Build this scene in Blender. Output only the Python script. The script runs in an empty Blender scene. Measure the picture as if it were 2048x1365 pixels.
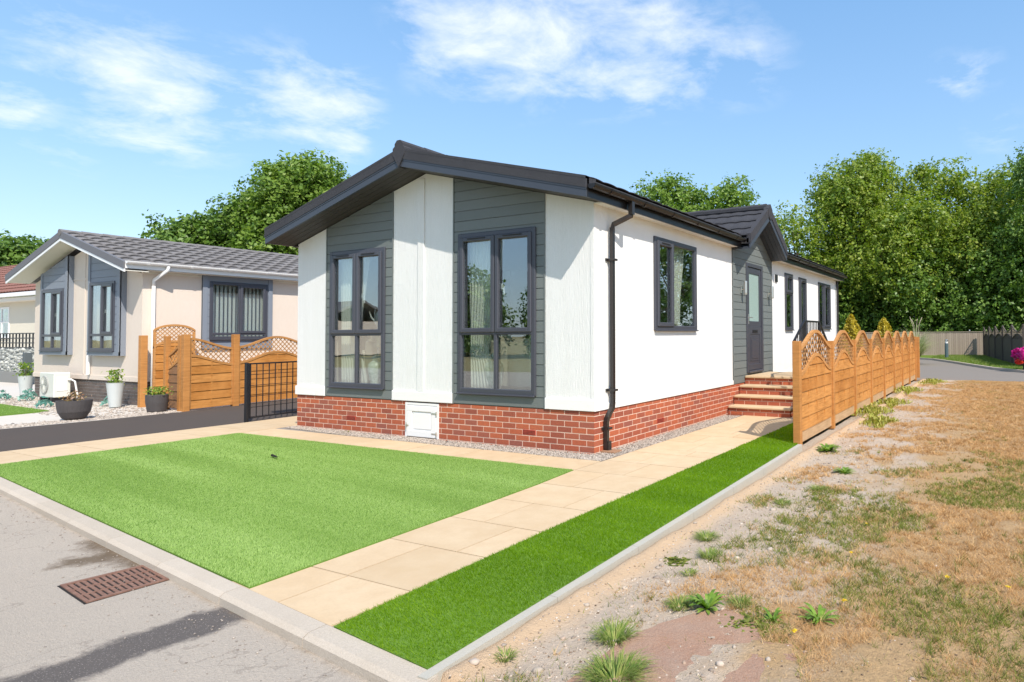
import bpy, math, random
import numpy as np
from mathutils import Vector, Matrix
random.seed(7); RNG = np.random.default_rng(11)
SC = bpy.context.scene
COL = SC.collection

# ---------------------------------------------------------------- camera
FPX, YAW, PITCH, ROLL = 1261.46, 0.464241, 0.0279149, -0.0067734
PPX, PPY = 341.08, -48.4
cy, sy = math.cos(YAW), math.sin(YAW); cp, sp = math.cos(PITCH), math.sin(PITCH)
fwd = Vector((-sy*cp, cy*cp, sp)); rgt = Vector((cy, sy, 0)); up = rgt.cross(fwd)
cr, sr = math.cos(ROLL), math.sin(ROLL)
r2 = cr*rgt + sr*up; u2 = -sr*rgt + cr*up
cd = bpy.data.cameras.new('camera'); cam = bpy.data.objects.new('camera', cd); COL.objects.link(cam)
cam.matrix_world = Matrix(((r2.x, u2.x, -fwd.x, 4.4385), (r2.y, u2.y, -fwd.y, -6.4357), (r2.z, u2.z, -fwd.z, 1.4633), (0, 0, 0, 1)))
cd.sensor_fit = 'HORIZONTAL'; cd.sensor_width = 36.0
cd.lens = 36.0*FPX/2048
cd.shift_x = -PPX/2048; cd.shift_y = PPY/2048
cd.clip_start = 0.05; cd.clip_end = 2000
SC.camera = cam

# ---------------------------------------------------------------- light
SUNV = Vector((0.78, -0.50, 1.0)).normalized()       # towards the sun
ELEV = math.asin(SUNV.z); AZ = math.atan2(SUNV.x, SUNV.y)
SUN_STRENGTH, SKY_STRENGTH, EXPOSURE = 3.95, 0.148, 0.55
w = bpy.data.worlds.new('World'); SC.world = w; w.use_nodes = True
nt = w.node_tree; N = nt.nodes; Lk = nt.links; N.clear()
def nd(tree, t, **k):
    n = tree.nodes.new(t)
    for a, b in k.items(): setattr(n, a, b)
    return n
out = nd(nt, 'ShaderNodeOutputWorld'); bg = nd(nt, 'ShaderNodeBackground'); Lk.new(bg.outputs[0], out.inputs[0])
sky = nd(nt, 'ShaderNodeTexSky', sky_type='NISHITA', sun_disc=False)
sky.sun_elevation = ELEV; sky.sun_rotation = AZ; sky.air_density = 1.0; sky.dust_density = 0.6; sky.ozone_density = 1.6; sky.altitude = 50
tc = nd(nt, 'ShaderNodeTexCoord')
# thin broken cloud: noise on a flat cloud layer (direction divided by its height)
sep = nd(nt, 'ShaderNodeSeparateXYZ'); Lk.new(tc.outputs['Generated'], sep.inputs[0])
def M(op, a, b=None, c=None, tree=nt, clamp=False):
    m = nd(tree, 'ShaderNodeMath', operation=op); m.use_clamp = clamp
    for i, v in enumerate((a, b, c)):
        if v is None: continue
        if isinstance(v, (int, float)): m.inputs[i].default_value = v
        else: tree.links.new(v, m.inputs[i])
    return m.outputs[0]
zc = M('MAXIMUM', sep.outputs[2], 0.0)
zc = M('ADD', zc, 0.12)
cxn = M('DIVIDE', sep.outputs[0], zc); cyn = M('DIVIDE', sep.outputs[1], zc)
comb = nd(nt, 'ShaderNodeCombineXYZ'); Lk.new(cxn, comb.inputs[0]); Lk.new(cyn, comb.inputs[1])
mp = nd(nt, 'ShaderNodeMapping'); Lk.new(comb.outputs[0], mp.inputs[0])
mp.inputs['Location'].default_value = (1.3, 0.4, 0.0); mp.inputs['Scale'].default_value = (2.1, 2.1, 2.1)
n1 = nd(nt, 'ShaderNodeTexNoise'); n1.inputs['Scale'].default_value = 2.1; n1.inputs['Detail'].default_value = 10; n1.inputs['Roughness'].default_value = 0.63; n1.inputs['Distortion'].default_value = 0.25
Lk.new(mp.outputs[0], n1.inputs['Vector'])
# real cloud patches stand where the sky shows them (unit directions, soft radius)
def patch(d, k, r):
    v = nd(nt, 'ShaderNodeVectorMath', operation='DISTANCE'); Lk.new(tc.outputs['Generated'], v.inputs[0]); v.inputs[1].default_value = d
    return M('MULTIPLY', M('SUBTRACT', 1.0, M('DIVIDE', v.outputs['Value'], r), clamp=True), k)
CLOUD_PATCHES = []
def add_patches(base):
    o = base
    for d, k, r in CLOUD_PATCHES: o = M('ADD', o, patch(d, k, r))
    return o
def pixdir(px, py):
    a = (px-1024-PPX)/FPX; b = -(py-682.5-PPY)/FPX
    return tuple((fwd + a*r2 + b*u2).normalized())
for (px, py, k, r) in [(250, 150, .30, .09), (360, 200, .34, .10), (300, 215, .2, .07), (540, 170, .26, .08), (640, 210, .30, .09), (700, 205, .2, .06), (880, 20, .36, .09), (1010, 20, .36, .12), (1140, 40, .36, .12), (1290, 70, .34, .13), (900, 110, .26, .09), (1040, 120, .26, .10), (1180, 130, .24, .10), (1330, 130, .26, .09), (1480, 110, .22, .10), (1900, 165, .24, .05), (1960, 140, .16, .04), (15, 180, .26, .05), (50, 45, .18, .06), (690, 285, .24, .04), (150, 300, .18, .04), (20, 255, .18, .04), (1990, 255, .16, .05)]:
    CLOUD_PATCHES.append((pixdir(px, py), k, r))
# unseen broken cloud added overhead and behind the camera for more fill light
dv = nd(nt, 'ShaderNodeVectorMath', operation='DOT_PRODUCT'); Lk.new(tc.outputs['Generated'], dv.inputs[0]); dv.inputs[1].default_value = tuple(-fwd)
behind = M('MULTIPLY', M('MULTIPLY', M('ADD', dv.outputs['Value'], 0.15), 2.5, clamp=True), M('MULTIPLY', M('SUBTRACT', sep.outputs[2], .12), 4.0, clamp=True))
above = M('MULTIPLY', M('SUBTRACT', sep.outputs[2], .68), 4.0, clamp=True)
shape = add_patches(M('MULTIPLY', M('MAXIMUM', behind, above), 0.30))
wisp = M('SUBTRACT', M('ADD', M('MULTIPLY', n1.outputs[0], 2.4), shape), 1.24)
cmask = M('MULTIPLY', wisp, 1.25, clamp=True)
cmask = M('MULTIPLY', cmask, M('MULTIPLY', shape, 5.0, clamp=True))
cmask = M('POWER', cmask, 1.05)
hsv = nd(nt, 'ShaderNodeHueSaturation'); hsv.inputs['Saturation'].default_value = 1.0; hsv.inputs['Value'].default_value = 1.0
hsv.inputs['Hue'].default_value = 0.5
air = nd(nt, 'ShaderNodeValToRGB'); Lk.new(sep.outputs[2], air.inputs[0]); ae = air.color_ramp.elements
ae[0].position = 0.0; ae[0].color = (.60, .78, .93, 1); ae[1].position = .60; ae[1].color = (.155, .40, .80, 1); e3 = ae.new(.22); e3.color = (.34, .60, .92, 1)
sc_ = nd(nt, 'ShaderNodeVectorMath', operation='SCALE'); Lk.new(air.outputs[0], sc_.inputs[0]); sc_.inputs['Scale'].default_value = 5.6
pale = nd(nt, 'ShaderNodeMix', data_type='RGBA'); pale.inputs[0].default_value = .62; Lk.new(sky.outputs[0], pale.inputs[6]); Lk.new(sc_.outputs[0], pale.inputs[7])
Lk.new(pale.outputs[2], hsv.inputs['Color'])
mix = nd(nt, 'ShaderNodeMix', data_type='RGBA'); Lk.new(M('MULTIPLY', cmask, 0.66), mix.inputs[0]); Lk.new(hsv.outputs[0], mix.inputs[6]); mix.inputs[7].default_value = (5.6, 5.7, 5.95, 1)
Lk.new(mix.outputs[2], bg.inputs[0]); bg.inputs[1].default_value = SKY_STRENGTH
w.cycles.sampling_method = 'AUTOMATIC'
sd = bpy.data.lights.new('sun', 'SUN'); so = bpy.data.objects.new('sun', sd); COL.objects.link(so)
sd.energy = SUN_STRENGTH; sd.angle = math.radians(0.5); sd.color = (1.0, 0.93, 0.82)
so.rotation_euler = (-SUNV).to_track_quat('-Z', 'Y').to_euler(); so.location = (10, -10, 20)
SC.view_settings.view_transform = 'Standard'; SC.view_settings.look = 'None'
SC.view_settings.exposure = EXPOSURE; SC.view_settings.gamma = 1.0
SC.cycles.max_bounces = 8; SC.cycles.transparent_max_bounces = 12

# ---------------------------------------------------------------- helpers
def tag(o, label=None, cat=None, group=None, kind=None):
    if label: o['label'] = label
    if cat: o['category'] = cat
    if group: o['group'] = group
    if kind: o['kind'] = kind
    return o
def root_loc(p):
    while p.parent: p = p.parent
    return np.array(p.location)
def empty(name, loc, label=None, cat=None, group=None):
    o = bpy.data.objects.new(name, None); COL.objects.link(o); o.location = loc; o.empty_display_size = 0.2
    return tag(o, label, cat, group)
def npmesh(name, V, F, mat, parent=None, loc=None, rnd=None, smooth=False, uv=None):
    """V (n,3) world coordinates, F list of index lists or an (m,k) array."""
    V = np.asarray(V, float)
    base = root_loc(parent) if parent is not None else (np.array(loc, float) if loc is not None else np.zeros(3))
    me = bpy.data.meshes.new(name)
    if isinstance(F, np.ndarray):
        m, k = F.shape
        me.vertices.add(len(V)); me.vertices.foreach_set('co', (V-base).astype(np.float32).ravel())
        me.loops.add(m*k); me.loops.foreach_set('vertex_index', F.astype(np.int32).ravel())
        me.polygons.add(m); me.polygons.foreach_set('loop_start', (np.arange(m)*k).astype(np.int32))
        me.polygons.foreach_set('loop_total', np.full(m, k, np.int32))
        me.update(calc_edges=True)
    else:
        me.from_pydata([tuple(v) for v in (V-base)], [], [list(f) for f in F])
    if rnd is not None:
        a = me.attributes.new('rnd', 'FLOAT', 'FACE'); a.data.foreach_set('value', np.asarray(rnd, np.float32))
    if smooth: me.polygons.foreach_set('use_smooth', np.ones(len(me.polygons), bool))
    me.materials.append(mat)
    o = bpy.data.objects.new(name, me); COL.objects.link(o)
    if parent is not None: o.parent = parent
    elif loc is not None: o.location = loc
    return o
class MB:
    """mesh builder; T maps local (u, d, z) to world"""
    def __init__(s, T=None): s.V = []; s.F = []; s.R = []; s.T = T or (lambda u, d, z: (u, d, z)); s.r = None
    def v(s, *p): s.V.append(s.T(*p)); return len(s.V)-1
    def f(s, *i): s.F.append(i); s.R.append(s.r if s.r is not None else 0.5)
    def box(s, u0, u1, d0, d1, z0, z1, bev=0):
        if bev > 0: return s.bbox(u0, u1, d0, d1, z0, z1, bev)
        i = [s.v(u, d, z) for z in (z0, z1) for d in (d0, d1) for u in (u0, u1)]
        for q in ((0, 2, 3, 1), (4, 5, 7, 6), (0, 1, 5, 4), (2, 6, 7, 3), (0, 4, 6, 2), (1, 3, 7, 5)): s.f(*[i[k] for k in q])
    def bbox(s, u0, u1, d0, d1, z0, z1, b):
        # chamfered box
        lo = (u0, d0, z0); hi = (u1, d1, z1); idx = {}
        if u0 > u1: lo, hi = (u1, lo[1], lo[2]), (u0, hi[1], hi[2])
        lo = [min(a, c) for a, c in zip((u0, d0, z0), (u1, d1, z1))]; hi = [max(a, c) for a, c in zip((u0, d0, z0), (u1, d1, z1))]
        for sx in (0, 1):
            for sy_ in (0, 1):
                for sz in (0, 1):
                    c = [(lo, hi)[q][k] for k, q in enumerate((sx, sy_, sz))]; sg = [1 if q == 0 else -1 for q in (sx, sy_, sz)]
                    for ax in range(3):
                        p = [c[k] + (sg[k]*b if k != ax else 0) for k in range(3)]
                        idx[(sx, sy_, sz, ax)] = s.v(*p)
        g = lambda a, b_, c, ax: idx[(a, b_, c, ax)]
        for ax in range(3):
            for sd_ in (0, 1):
                o = [k for k in range(3) if k != ax]
                ring = []
                for (p, q) in ((0, 0), (1, 0), (1, 1), (0, 1)):
                    c = [0, 0, 0]; c[ax] = sd_; c[o[0]] = p; c[o[1]] = q; ring.append(g(*c, ax))
                s.f(*ring)
        for ax in range(3):      # edges along ax
            o = [k for k in range(3) if k != ax]
            for p in (0, 1):
                for q in (0, 1):
                    c0 = [0, 0, 0]; c0[o[0]] = p; c0[o[1]] = q; c1 = list(c0); c1[ax] = 1
                    s.f(g(*c0, o[0]), g(*c1, o[0]), g(*c1, o[1]), g(*c0, o[1]))
        for a in (0, 1):
            for b_ in (0, 1):
                for c in (0, 1): s.f(g(a, b_, c, 0), g(a, b_, c, 1), g(a, b_, c, 2))
    def strip(s, us, lo, hi, d0, d1, top=None):
        n = len(us); A = []; e0, e1 = top or (d0, d1)
        for u, a, b in zip(us, lo, hi): A.append([s.v(u, d0, a), s.v(u, e0, b), s.v(u, e1, b), s.v(u, d1, a)])
        for i in range(n-1):
            p, q = A[i], A[i+1]
            for k in range(4): s.f(p[k], p[(k+1) % 4], q[(k+1) % 4], q[k])
        s.f(*A[0][::-1]); s.f(*A[-1])
    def poly(s, pts, z0, z1):      # vertical prism from an outline
        a = [s.v(x, y, z0) for x, y in pts]; b = [s.v(x, y, z1) for x, y in pts]; n = len(pts)
        s.f(*a[::-1]); s.f(*b)
        for i in range(n): s.f(a[i], a[(i+1) % n], b[(i+1) % n], b[i])
    def tube(s, pts, r, n=8, square=False):
        pts = [Vector(s.T(*p)) for p in pts]; T0 = s.T; s.T = lambda a, b, c: (a, b, c); rings = []
        if not isinstance(r, (list, tuple)): r = [r]*len(pts)
        ref = None
        for i, p in enumerate(pts):
            d = (pts[min(i+1, len(pts)-1)]-pts[max(i-1, 0)]).normalized()
            if ref is None:
                ref = Vector((0, 0, 1)) if abs(d.z) < .9 else Vector((0, 1, 0))
            a = d.cross(ref).normalized(); b = a.cross(d).normalized(); ref = b
            ring = []
            for k in range(n):
                t = 2*math.pi*(k+.5)/n
                q = p + (a*math.cos(t)+b*math.sin(t))*r[i]*(1.3 if square else 1); ring.append(s.v(*q))
            rings.append(ring)
        for i in range(len(rings)-1):
            for k in range(n): s.f(rings[i][k], rings[i][(k+1) % n], rings[i+1][(k+1) % n], rings[i+1][k])
        s.f(*rings[0][::-1]); s.f(*rings[-1]); s.T = T0
    def lathe(s, cx, cy_, prof, n=24):
        rings = [[s.v(cx+r*math.cos(2*math.pi*k/n), cy_+r*math.sin(2*math.pi*k/n), z) for k in range(n)] for r, z in prof]
        for i in range(len(rings)-1):
            for k in range(n): s.f(rings[i][k], rings[i][(k+1) % n], rings[i+1][(k+1) % n], rings[i+1][k])
        s.f(*rings[0][::-1]); s.f(*rings[-1])
    def build(s, name, mat, parent=None, loc=None, smooth=False):
        o = npmesh(name, s.V, s.F, mat, parent, loc, s.R)
        # consistent outward normals
        import bmesh
        bm = bmesh.new(); bm.from_mesh(o.data); bmesh.ops.recalc_face_normals(bm, faces=bm.faces); bm.to_mesh(o.data); bm.free()
        if smooth: o.data.polygons.foreach_set('use_smooth', np.ones(len(o.data.polygons), bool))
        return o
def wall(mb, us, topfn, holes, zb, d0, d1, ztop=None, zbot_fn=None):
    """wall of prisms between d0 and d1 with rectangular holes (u0,u1,z0,z1)"""
    br = set(us); a, b = min(us), max(us)
    for h in holes:
        for q in h[:2]:
            if a < q < b: br.add(q)
    br = sorted(br)
    for p, q in zip(br[:-1], br[1:]):
        if q-p < 1e-5: continue
        tp, tq = topfn(p+1e-6), topfn(q-1e-6)
        segs = [(p, q, tp, tq)]
        if ztop is not None:
            if (tp-ztop)*(tq-ztop) < 0:
                m = p+(q-p)*(ztop-tp)/(tq-tp); segs = [(p, m, tp, ztop), (m, q, ztop, tq)]
            segs = [(x, y, min(c, ztop), min(e, ztop)) for x, y, c, e in segs]
        for x, y, c, e in segs:
            hs = sorted([(h[2], h[3]) for h in holes if h[0] <= x+1e-6 and h[1] >= y-1e-6])
            z = zb
            for h0, h1 in hs:
                h0c = min(h0, c, e)
                if h0c > z+1e-4: mb.strip([x, y], [z, z], [h0c, h0c], d0, d1)
                z = max(z, h1)
            if max(c, e) > z+1e-4:
                if min(c, e) >= z: mb.strip([x, y], [z, z], [c, e], d0, d1)
                else:
                    m = x+(y-x)*(z-c)/(e-c)
                    if c > z: mb.strip([x, m-1e-4], [z, z], [c, z+1e-4], d0, d1)
                    else: mb.strip([m+1e-4, y], [z, z], [z+1e-4, e], d0, d1)
def cladding(mb, us, topfn, holes, zb, d, pitch=.14, maxz=4.2, first=None):
    z = zb; k = 0
    while z < maxz:
        h = (first if (k == 0 and first) else pitch)
        mb.r = random.random()
        wall(mb, us, topfn, holes, z+.007, d-.016, d, ztop=z+h-.004)
        wall(mb, us, topfn, holes, z-.004, d-.03, d-.011, ztop=z+.007)
        z += h; k += 1
    mb.r = None

# ---------------------------------------------------------------- materials
MATS = {}
def mat(name, col, rough=.6, spec=.5, metal=0, noise=None, bump=None, attr=None, coat=0):
    """noise: (scale, amount[, colour2]); bump: (scale, strength, stretch xyz); attr: (colour a, colour b[, c]) by the face attribute rnd"""
    if name in MATS: return MATS[name]
    m = bpy.data.materials.new(name); m.use_nodes = True; t = m.node_tree; b = t.nodes['Principled BSDF']
    b.inputs['Roughness'].default_value = rough; b.inputs['Specular IOR Level'].default_value = spec; b.inputs['Metallic'].default_value = metal
    if coat: b.inputs['Coat Weight'].default_value = coat
    co = nd(t, 'ShaderNodeTexCoord').outputs['Object']
    c = nd(t, 'ShaderNodeRGB'); c.outputs[0].default_value = (*col, 1); cur = c.outputs[0]
    if attr:
        a = nd(t, 'ShaderNodeAttribute', attribute_name='rnd'); rp = nd(t, 'ShaderNodeValToRGB'); t.links.new(a.outputs['Fac'], rp.inputs[0])
        els = rp.color_ramp.elements
        while len(els) < len(attr): els.new(.5)
        for i, (e, cc) in enumerate(zip(els, attr)): e.position = i/(len(attr)-1); e.color = (*cc, 1)
        cur = rp.outputs[0]
    if noise:
        for nz in (noise if isinstance(noise, list) else [noise]):
            tx = nd(t, 'ShaderNodeTexNoise'); tx.inputs['Scale'].default_value = nz[0]; tx.inputs['Detail'].default_value = 6; tx.inputs['Roughness'].default_value = .6
            mpn = nd(t, 'ShaderNodeMapping'); mpn.inputs['Scale'].default_value = nz[3] if len(nz) > 3 else (1, 1, 1)
            t.links.new(co, mpn.inputs[0]); t.links.new(mpn.outputs[0], tx.inputs['Vector'])
            mx = nd(t, 'ShaderNodeMix', data_type='RGBA')
            mr = nd(t, 'ShaderNodeMapRange'); t.links.new(tx.outputs[0], mr.inputs[0]); mr.inputs[1].default_value = .35; mr.inputs[2].default_value = .68; mr.inputs[4].default_value = nz[1]
            t.links.new(mr.outputs[0], mx.inputs[0]); t.links.new(cur, mx.inputs[6]); mx.inputs[7].default_value = (*nz[2], 1); cur = mx.outputs[2]
    t.links.new(cur, b.inputs['Base Color'])
    if bump:
        hs = None
        for bp in (bump if isinstance(bump, list) else [bump]):
            tx = nd(t, 'ShaderNodeTexNoise'); tx.inputs['Scale'].default_value = bp[0]; tx.inputs['Detail'].default_value = 5; tx.inputs['Roughness'].default_value = .65
            mpn = nd(t, 'ShaderNodeMapping'); mpn.inputs['Scale'].default_value = bp[2] if len(bp) > 2 else (1, 1, 1)
            t.links.new(co, mpn.inputs[0]); t.links.new(mpn.outputs[0], tx.inputs['Vector'])
            h = M('MULTIPLY', tx.outputs[0], bp[1], tree=t); hs = h if hs is None else M('ADD', hs, h, tree=t)
        bn = nd(t, 'ShaderNodeBump'); bn.inputs['Strength'].default_value = 1; bn.inputs['Distance'].default_value = .01
        t.links.new(hs, bn.inputs['Height']); t.links.new(bn.outputs[0], b.inputs['Normal'])
    MATS[name] = m; return m
def foliage_mat(name, cols, trans=.35, rough=.45):
    m = mat(name, (1, 1, 1), rough=rough, spec=.4, attr=cols); t = m.node_tree; b = t.nodes['Principled BSDF']
    src = b.inputs['Base Color'].links[0].from_socket
    tr = nd(t, 'ShaderNodeBsdfTranslucent'); ms = nd(t, 'ShaderNodeMixShader'); ms.inputs[0].default_value = trans+.05
    br = nd(t, 'ShaderNodeHueSaturation'); br.inputs['Value'].default_value = 1.35; br.inputs['Saturation'].default_value = 1.1; t.links.new(src, br.inputs['Color']); t.links.new(br.outputs[0], tr.inputs[0])
    o = t.nodes['Material Output']; t.links.new(b.outputs[0], ms.inputs[1]); t.links.new(tr.outputs[0], ms.inputs[2]); t.links.new(ms.outputs[0], o.inputs[0])
    return m
def glass_mat():
    m = bpy.data.materials.new('window_glass'); m.use_nodes = True; t = m.node_tree; t.nodes.clear()
    o = nd(t, 'ShaderNodeOutputMaterial'); ms = nd(t, 'ShaderNodeMixShader'); g = nd(t, 'ShaderNodeBsdfGlossy'); tr = nd(t, 'ShaderNodeBsdfTransparent')
    g.inputs['Roughness'].default_value = .004; g.inputs['Color'].default_value = (.95, .97, 1, 1); tr.inputs['Color'].default_value = (.90, .94, .92, 1)
    fr = nd(t, 'ShaderNodeLayerWeight'); fr.inputs['Blend'].default_value = .5
    nz = nd(t, 'ShaderNodeTexNoise'); nz.inputs['Scale'].default_value = 3.0; nz.inputs['Detail'].default_value = 1; tcn = nd(t, 'ShaderNodeTexCoord'); t.links.new(tcn.outputs['Object'], nz.inputs['Vector'])
    bn = nd(t, 'ShaderNodeBump'); bn.inputs['Strength'].default_value = .05; bn.inputs['Distance'].default_value = .01; t.links.new(nz.outputs[0], bn.inputs['Height']); t.links.new(bn.outputs[0], g.inputs['Normal'])
    f2 = M('ADD', M('MULTIPLY', M('POWER', fr.outputs['Facing'], 3.0, tree=t), .70, tree=t), .19, tree=t, clamp=True)
    t.links.new(f2, ms.inputs[0]); t.links.new(tr.outputs[0], ms.inputs[1]); t.links.new(g.outputs[0], ms.inputs[2]); t.links.new(ms.outputs[0], o.inputs[0])
    return m
GLASS = glass_mat()
m_white = mat('white_render', (.83, .82, .805), rough=.75, spec=.25, noise=[(1.1, .35, (.78, .77, .755)), (9, .2, (.70, .69, .67), (3, 3, .35)), (2.5, .22, (.70, .68, .64), (3, 3, .25))], bump=[(26, .85, (4.0, 4.0, .20)), (60, .3, (1, 1, 1))])
m_white_smooth = mat('white_stucco', (.81, .80, .785), rough=.8, spec=.2, noise=[(1.4, .35, (.76, .75, .73)), (3, .2, (.72, .70, .675), (2, 2, .25))], bump=[(70, .5), (4, .5)])
m_trim = mat('white_trim', (.84, .82, .80), rough=.5, bump=(40, .1), noise=(3, .25, (.74, .74, .72)))
m_pvc = mat('white_plastic', (.82, .81, .80), rough=.3, spec=.5)
m_clad = mat('grey_cladding', (.155, .185, .175), rough=.6, attr=((.140, .158, .155), (.162, .180, .176)), bump=[(30, .25, (.6, .6, 8))], noise=(2.0, .25, (.18, .195, .19)))
m_frame = mat('slate_frame', (.058, .060, .076), rough=.35, spec=.5, bump=(50, .05))
m_fascia = mat('slate_fascia', (.046, .054, .072), rough=.45)
m_soffit = mat('dark_soffit', (.050, .045, .045), rough=.6, bump=(20, .1))
m_gutter = mat('black_gutter', (.013, .011, .011), rough=.3, spec=.45)
m_pipe = mat('black_pipe', (.022, .019, .019), rough=.28, spec=.5)
m_tile = mat('granular_tile', (.042, .043, .050), rough=.92, spec=.15, noise=[(220, .7, (.10, .10, .112)), (3, .3, (.036, .036, .042))], bump=(260, .6))
m_tile_n = mat('weathered_tile', (.17, .162, .165), rough=.85, spec=.25, noise=[(160, .5, (.24, .232, .235)), (1.2, .4, (.14, .13, .132))], bump=(200, .4))
m_tile_r = mat('brown_red_tile', (.23, .10, .075), rough=.8, noise=(6, .4, (.28, .14, .10)))
m_brick = mat('red_brick', (.4, .1, .05), rough=.85, spec=.2, attr=((.26, .065, .042), (.46, .105, .045), (.50, .125, .05), (.27, .085, .065)), noise=[(28, .5, (.24, .075, .055), (1, 1, 2.5)), (90, .3, (.50, .20, .12))], bump=(70, .6))
m_mortar = mat('pink_mortar', (.78, .58, .46), rough=.95, spec=.1, noise=(50, .4, (.66, .49, .39)), bump=(120, .4))
m_brick_n = mat('brown_brick', (.1, .08, .07), rough=.85, attr=((.085, .068, .062), (.15, .115, .10)), noise=(20, .4, (.12, .10, .09)))
m_mortar_n = mat('grey_mortar', (.42, .39, .36), rough=.95)
m_vent = mat('red_vent', (.42, .05, .025), rough=.6)
m_cream = mat('cream_render', (.70, .60, .515), rough=.8, spec=.2, noise=[(2, .4, (.73, .645, .57)), (10, .3, (.64, .545, .465), (2, 2, .6))], bump=[(40, .5, (2, 2, .7))])
m_blue = mat('blue_grey_cladding', (.20, .225, .27), rough=.55, noise=(3, .2, (.24, .26, .30)))
m_sof_w = mat('cream_soffit', (.74, .70, .62), rough=.6)
m_slab = mat('sandstone_slab', (.60, .44, .27), rough=.8, spec=.2, attr=((.52, .385, .24), (.62, .465, .30), (.57, .41, .245)), noise=[(1.7, .6, (.64, .50, .34)), (5, .5, (.50, .35, .205)), (60, .3, (.47, .36, .245))], bump=[(90, .12), (12, .1)])
m_joint = mat('slab_joint', (.24, .215, .19), rough=.95, noise=(40, .5, (.27, .25, .22)))
m_kerb = mat('concrete_kerb', (.48, .41, .335), rough=.9, spec=.15, attr=((.42, .36, .295), (.50, .43, .355)), noise=[(9, .4, (.44, .37, .295)), (150, .5, (.66, .58, .49)), (2.2, .35, (.40, .33, .255))], bump=(120, .5))
m_edge = mat('concrete_edging', (.42, .395, .34), rough=.9, noise=[(40, .5, (.37, .355, .31)), (3, .4, (.50, .43, .34))], bump=(100, .3))
m_base = mat('turf_backing', (.14, .235, .04), rough=.95, spec=.05, noise=(30, .6, (.08, .16, .03)))
m_pale = mat('pale_paving', (.60, .55, .49), rough=.9, noise=[(3, .5, (.54, .49, .43)), (60, .3, (.50, .46, .41))], bump=(60, .3))
m_tarmac = mat('dark_tarmac', (.085, .067, .056), rough=.95, spec=.12, noise=[(260, .6, (.12, .105, .10)), (1.2, .35, (.08, .07, .066))], bump=(200, .6))
m_tarmac2 = mat('grey_tarmac', (.215, .185, .16), rough=.97, spec=.1, noise=[(90, .5, (.28, .255, .235)), (.8, .3, (.23, .21, .19))], bump=(150, .4))
m_rust = mat('rusty_iron', (.22, .105, .07), rough=.9, noise=[(30, .7, (.34, .20, .145)), (120, .5, (.13, .07, .05))], bump=(100, .8))
m_dark = mat('drain_dark', (.012, .009, .007), rough=.9)
def wood(name, a, b, c, zg=(1, 1, 1)):
    return mat(name, a, rough=.65, spec=.3, attr=(a, b, c), noise=[(6, .85, tuple(x*.66 for x in a), (1, .5, 7)), (2.2, .5, tuple(min(1, x*1.2) for x in c)), (40, .25, tuple(min(1, x*1.25) for x in b), (1, .3, 4))], bump=(40, .25, (1, .4, 5)))
m_wood = wood('orange_softwood', (.37, .135, .024), (.47, .195, .042), (.56, .26, .075))
m_wood_post = wood('honey_softwood_post', (.42, .18, .048), (.46, .20, .056), (.49, .225, .068))
m_wood_rail = wood('honey_softwood_rail', (.42, .19, .055), (.47, .22, .07), (.51, .25, .085))
m_wood_lat = wood('honey_lattice', (.38, .18, .06), (.45, .23, .09), (.52, .29, .13))
m_wood_dull = wood('dull_gravel_board', (.45, .28, .14), (.48, .31, .17), (.50, .33, .19))
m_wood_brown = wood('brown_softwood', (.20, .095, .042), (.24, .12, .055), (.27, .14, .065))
m_wood_grey = mat('weathered_grey_wood', (.33, .29, .26), rough=.85, attr=((.29, .225, .175), (.38, .305, .24), (.33, .26, .20)), noise=(12, .4, (.25, .20, .16), (2, 2, .3)))
m_wood_shade = mat('shade_darkened_fence_wood', (.075, .06, .05), rough=.85, attr=((.06, .047, .04), (.10, .08, .066)))  # wood colour darkened to carry the shaded side of the far fence
m_black = mat('black_metal', (.014, .014, .017), rough=.4, spec=.5)
m_bark = mat('bark', (.11, .085, .065), rough=.95, noise=(14, .5, (.07, .055, .045), (1, 1, .3)), bump=(20, 1, (1, 1, .3)))
m_curtain = mat('cream_curtain', (.80, .78, .73), rough=.8, spec=.1)
m_room = mat('room_wall', (.66, .62, .56), rough=.9)
m_floorin = mat('room_floor', (.36, .31, .27), rough=.9)
m_vase = mat('patterned_china', (.86, .87, .82), rough=.3, spec=.5, noise=(22, .75, (.30, .42, .33)))
m_brass = mat('aged_brass', (.45, .30, .13), rough=.3, metal=.9)
m_steel = mat('brushed_steel', (.62, .60, .56), rough=.3, metal=.9)
m_ac = mat('pale_enamel', (.66, .66, .61), rough=.4)
m_acg = mat('fan_grille_grey', (.36, .36, .35), rough=.5)
m_pot = mat('pale_grey_glaze', (.50, .53, .53), rough=.35, spec=.5, noise=(4, .2, (.44, .47, .47)))
m_bowl = mat('charcoal_fibre_clay', (.065, .057, .057), rough=.7, bump=[(60, .6, (3, 3, .3))], noise=(30, .4, (.10, .09, .09), (2, 2, .3)))
m_soilpot = mat('potting_soil', (.05, .035, .025), rough=1)
m_stone = mat('pale_gravel_stone', (.5, .45, .4), rough=.9, spec=.2, attr=((.19, .165, .15), (.42, .36, .30), (.54, .47, .41), (.34, .28, .235)))
m_stone2 = mat('garden_stone', (.5, .5, .45), rough=.9, attr=((.24, .19, .155), (.40, .33, .265), (.55, .47, .39), (.36, .25, .18)))
m_grit = mat('road_chipping', (.3, .26, .22), rough=.9, attr=((.20, .17, .15), (.36, .30, .25), (.50, .43, .36)))
m_gab = mat('gabion_stone', (.4, .4, .38), rough=.9, attr=((.20, .21, .20), (.40, .41, .38), (.60, .60, .56)))
m_bollard = mat('slate_green_bollard', (.085, .125, .14), rough=.4)
m_pink = foliage_mat('magenta_petal', ((.50, .015, .20), (.66, .03, .30), (.72, .07, .38)), .3)
m_redp = foliage_mat('red_petal', ((.60, .03, .02), (.75, .08, .04)), .3)

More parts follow.
